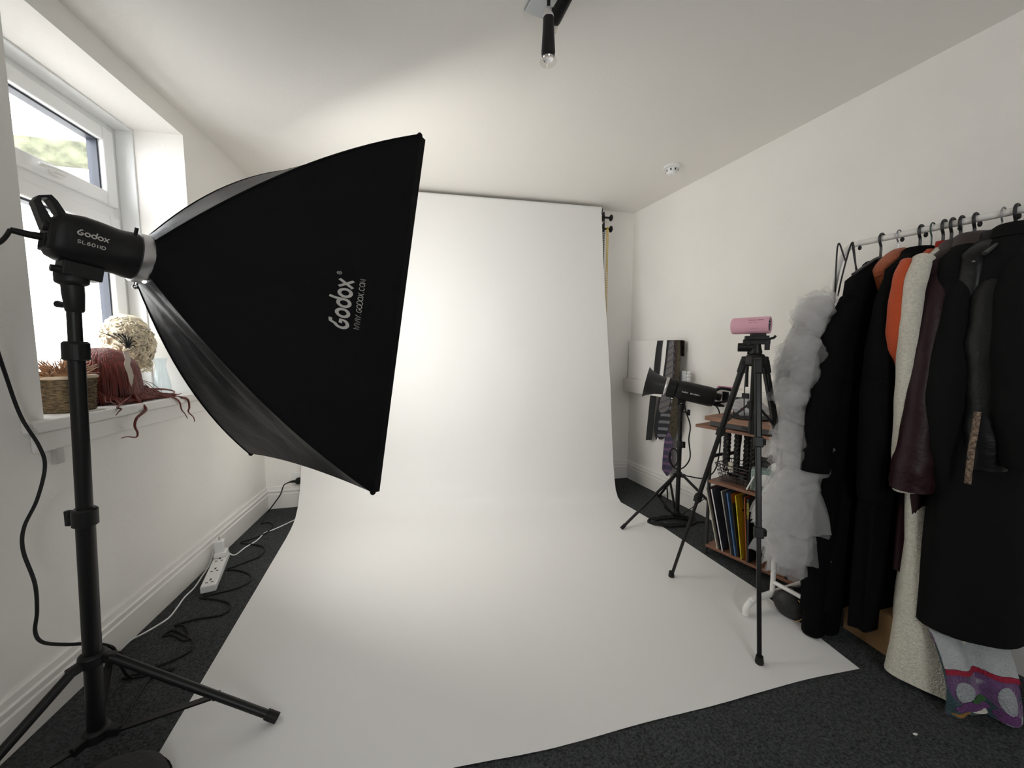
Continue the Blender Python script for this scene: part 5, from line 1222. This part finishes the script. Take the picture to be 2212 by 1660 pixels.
blob(.18, .022, .16, .005, 'orange_patch', mat('ochre_mohair', (.38, .20, .05), .95, bump=.9, bscale=200))
# white tulle dress at the far end
M_tul = tulle_mat('white_tulle', (.82, .82, .82), .24)
td = thing('tulle_dress', 'white ruffled tulle dress hanging by black straps at the far end of the rack', 'dress', V((1.24, 1.50, .14)))
tiers = [ # y_top, y_bottom, centre px, left px at top, left px at bottom, Y
 (640, 745, 1776, 1752, 1712, 1.52), (690, 800, 1764, 1728, 1690, 1.51), (750, 870, 1758, 1712, 1676, 1.50), (830, 945, 1752, 1706, 1684, 1.49), (890, 1000, 1748, 1704, 1672, 1.49), (960, 1075, 1744, 1700, 1668, 1.48), (1020, 1135, 1738, 1690, 1636, 1.46), (1085, 1190, 1736, 1690, 1642, 1.46), (1140, 1222, 1732, 1690, 1652, 1.46)]
random.seed(31)
for ti, (y0, y1, cx, l0, l1, Y) in enumerate(tiers):
    m = MB()
    for lay in range(2):
        ct, cbm = at(cx, y0, Y), at(cx, y1+random.uniform(-8, 4), Y); r0 = (cx-l0)/FPX*Y*(1.05); r1 = (cx-l1)/FPX*Y*(1.06)*(1-.07*lay)
        ph0 = random.uniform(0, 6); nf = random.choice((9, 11, 13)); sd2 = random.uniform(0, 50)
        def tf(u, v):
            th = 2*pi*u; rad = r0+(r1-r0)*(v**.75); c = ct+(cbm-ct)*v
            fr_ = v*(.10*math.sin(nf*th+ph0)+.22*noise.noise(V((math.cos(th)*2.2+sd2, math.sin(th)*2.2, v*2)))+.05*math.sin(31*th+ph0*2))
            rad *= (1+fr_)*(1 if math.cos(th) < 0 else 1-.72*math.cos(th))
            dz = .018*v*noise.noise(V((math.cos(th)*3, math.sin(th)*3+sd2, 2))) + .006*v*math.sin(nf*th)
            return c + V((math.cos(th)*rad, math.sin(th)*rad*.62, dz))
        m.grid(tf, 96, 9)
    m.build('tulle_tier', M_tul, td, angle=180)
prof = [(650, 1765), (670, 1728), (700, 1714), (722, 1720), (750, 1697), (795, 1674), (850, 1678), (882, 1686), (912, 1704), (950, 1668), (983, 1674), (998, 1688), (1036, 1684), (1066, 1667), (1126, 1630), (1160, 1650), (1190, 1659), (1213, 1688)]
M_puff = tulle_mat('crumpled_tulle', (.84, .84, .84), .20)
def lefty(y): return lerp_tab([(a, b) for a, b in prof], y)[0]
k = 0
for y in range(668, 1206, 11):
    l = lefty(y); Y = 1.50-.04*(y-668)/540; m = MB()
    for q in range(3):
        r_px = random.uniform(22, 46); px = l+r_px*1.06 if q == 0 else random.uniform(l+r_px*.95, 1752)
        c = at(px, y+random.uniform(-6, 6), Y+random.uniform(-.05, .05)); r = r_px/FPX*1.5; sd2 = random.uniform(0, 90); ax_ = frame_of(V((random.uniform(-1, 1), random.uniform(-1, 1), random.uniform(-.4, .4))))
        def crumple(d, sd2=sd2):
            n1 = noise.noise(d*1.8+V((sd2, 0, 0))); n2 = 1-abs(noise.noise(d*4.5+V((0, sd2, 0))))*2; n3 = 1-abs(noise.noise(d*9+V((0, 0, sd2))))*2
            return .92+.34*n1+.10*n2+.06*n3
        m.ball(c, (r, r, r*.62), 34, 22, ax_, crumple)
    m.build('tulle_ruffle', M_puff, td, angle=180); k += 1
for pts in ([(1803, 655), (1805, 600), (1808, 545), (1811, 527), (1815, 530), (1820, 545), (1827, 566)], [(1810, 640), (1816, 610), (1826, 570), (1836, 535), (1841, 524), (1844, 532), (1849, 580), (1853, 625)], [(1841, 526), (1846, 560), (1850, 580), (1856, 600)]):
    m = MB(); m.tube(spline([at(a, b, 1.555-.0002*(b-524)) for a, b in pts], 6), .0028, 8); m.build('strap', M_hang, td)
# box, handbag and other things on the carpet under the rack
M_card = mat('brown_cardboard', (.30, .175, .08), .85, bump=.15, bscale=40, var=.1)
c0, c1_ = fl(1820, 1356), fl(1927, 1428); ce = (c1_-c0).normalized(); cg = V((-ce.y, ce.x, 0)); cg = cg if cg.x > 0 else -cg; cl_ = (c1_-c0).length
bx_ = thing('cardboard_box', 'brown cardboard box on the carpet under the coats', 'box', (c0+c1_)/2+cg*.09)
m = MB(); cc = (c0+c1_)/2+cg*.09; m.box(cc+Z*.075, (cl_/2, .09, .0745), (ce, cg, Z)); m.build('carton', M_card, bx_, bevel=.003)
m = MB()
for s_ in (-1, 1): m.box(cc+Z*.151+cg*s_*.046, (cl_/2, .044, .0015), (ce, cg, Z))
m.build('flap', M_card, bx_)
hb = fl(1708, 1340)
bg_ = thing('handbag', 'small rounded black bag with a gold zip on the floor by the rack foot', 'bag', hb)
bn = V((-hb.x, -hb.y, 0)).normalized(); be = Z.cross(bn)
m = MB(); m.ball(hb-bn*.02+Z*.055, (.062, .045, .056), 24, 16, (be, bn, Z), lambda d: 1+.05*noise.noise(d*3)); m.build('bag_body', mat('black_nylon', (.012, .012, .013), .5, bump=.3, bscale=40), bg_, angle=80)
m = MB(); m.tube(spline([hb-bn*.02+be*.010+bn*.045+Z*.012, hb+be*.034+bn*.020+Z*.03, hb+be*.040+bn*.018+Z*.06, hb+be*.030+bn*.018+Z*.085, hb+be*.02+bn*.01+Z*.098], 6), .0016, 6); m.tube([hb+be*.034+bn*.022+Z*.082, hb+be*.040+bn*.022+Z*.066], [.003, .002], 6); m.build('zip', mat('gold_zip', (.65, .42, .18), .3, .9), bg_)
m = MB(); m.tube(spline([hb-be*.03+Z*.09-bn*.02, hb-be*.01+Z*.12-bn*.03, hb+be*.03+Z*.115-bn*.03, hb+be*.05+Z*.08-bn*.02], 6), .005, 8, flat=.4); m.build('bag_strap', M_rub, bg_)
s_ = fl(1977, 1588, .001)
m = MB(); m.ball(s_+Z*.002, (.007, .0035, .003), 8, 6, None, lambda d: 1+.3*noise.noise(d*5)); m.build('paper_scrap', M_white, label='tiny white scrap on the dark carpet in front of the coats', cat='scrap')
# rounded black bag at the lower left edge
c_ = at(218, 1750, .80)
m = MB(); m.lathe(V((c_.x, c_.y, .001)), Z, [(.11, 0), (.125, .02), (.125, c_.z-.02), (.115, c_.z+.02), (.09, c_.z+.043), (.05, c_.z+.058), (.004, c_.z+.062)], 36); m.build('pouffe', mat('dark_canvas', (.020, .020, .021), .85, bump=.4, bscale=150), label='rounded dark top of a padded pouffe at the lower left edge', cat='pouffe')
# ------------------------------------------------------------------ ceiling
sm = V((.962, 2.418, CEIL))
sd_ = thing('smoke_detector', 'round white smoke detector on the ceiling near the right wall', 'smoke detector', sm)
m = MB(); m.lathe(sm, -Z, [(.048, 0), (.050, .004), (.049, .012), (.040, .016), (.002, .016)], 36); m.build('base', M_white, sd_)
m = MB(); m.lathe(sm-Z*.016, -Z, [(.034, 0), (.033, .016), (.028, .022), (.026, .030), (.018, .034), (.002, .035)], 32); m.build('chamber', M_white, sd_)
m = MB()
for k in range(8):
    a = k*pi/4+.2; d = V((math.cos(a), math.sin(a), 0)); m.box(sm-Z*.026+d*.0325, (.0018, .004, .006), (d, Z.cross(d), Z))
m.build('vent_slots', M_dark, sd_, smooth=False)
cl = thing('ceiling_spotlight', 'ceiling spotlight with a chrome plate and two black heads', 'ceiling light', V((.11, 1.27, CEIL)))
a_ = math.radians(24); px_ = V((math.cos(a_), math.sin(a_), 0)); py_ = V((-math.sin(a_), math.cos(a_), 0)); cc = V((.112, 1.315, CEIL))
m = MB(); m.box(cc-Z*.006, (.055, .055, .006), (px_, py_, Z)); m.build('ceiling_plate', mat('satin_chrome', (.40, .42, .43), .3, .9), cl, bevel=.002)
def spot(topp, axis, nm):
    ax = axis.normalized()
    m = MB(); m.lathe(topp, ax, [(.004, 0), (.014, .003), (.0165, .012), (.017, .026), (.0165, .027)], 24); cap_ = m.build('chrome_cap', M_chrome, cl)
    m = MB(); m.lathe(topp+ax*.026, ax, [(.0165, 0), (.0175, .03), (.0215, .100), (.020, .108), (.012, .11)], 28); m.build('lamp_head', M_black, cl)
    m = MB(); m.lathe(topp+ax*.135, ax, [(.016, 0), (.0225, .006), (.026, .016), (.0255, .019), (.021, .018), (.0145, .004)], 28); m.build('glass_bulb', clear_mat('bulb_glass', (.93, .92, .90)), cl)
    m = MB(); m.lathe(topp+ax*.131, ax, [(.012, 0), (.018, .010), (.016, .014), (.004, .011)], 20); m.build('bulb_reflector', M_chrome, cl)
tp1 = at(1185, 19, 1.275)
spot(tp1, -Z, 'a')
m = MB(); m.tube([tp1+Z*.0, tp1+Z*.04, V((cc.x+.005, tp1.y, CEIL-.01))], .0055, 10); m.build('arm', M_black, cl)
t2 = at(1256, -62, 1.22); spot(t2, at(1206, 26, 1.30)-t2, 'b')
m = MB(); m.tube([t2, t2+Z*.03, V((cc.x+.03, t2.y, CEIL-.008))], .0055, 10); m.build('arm', M_black, cl)
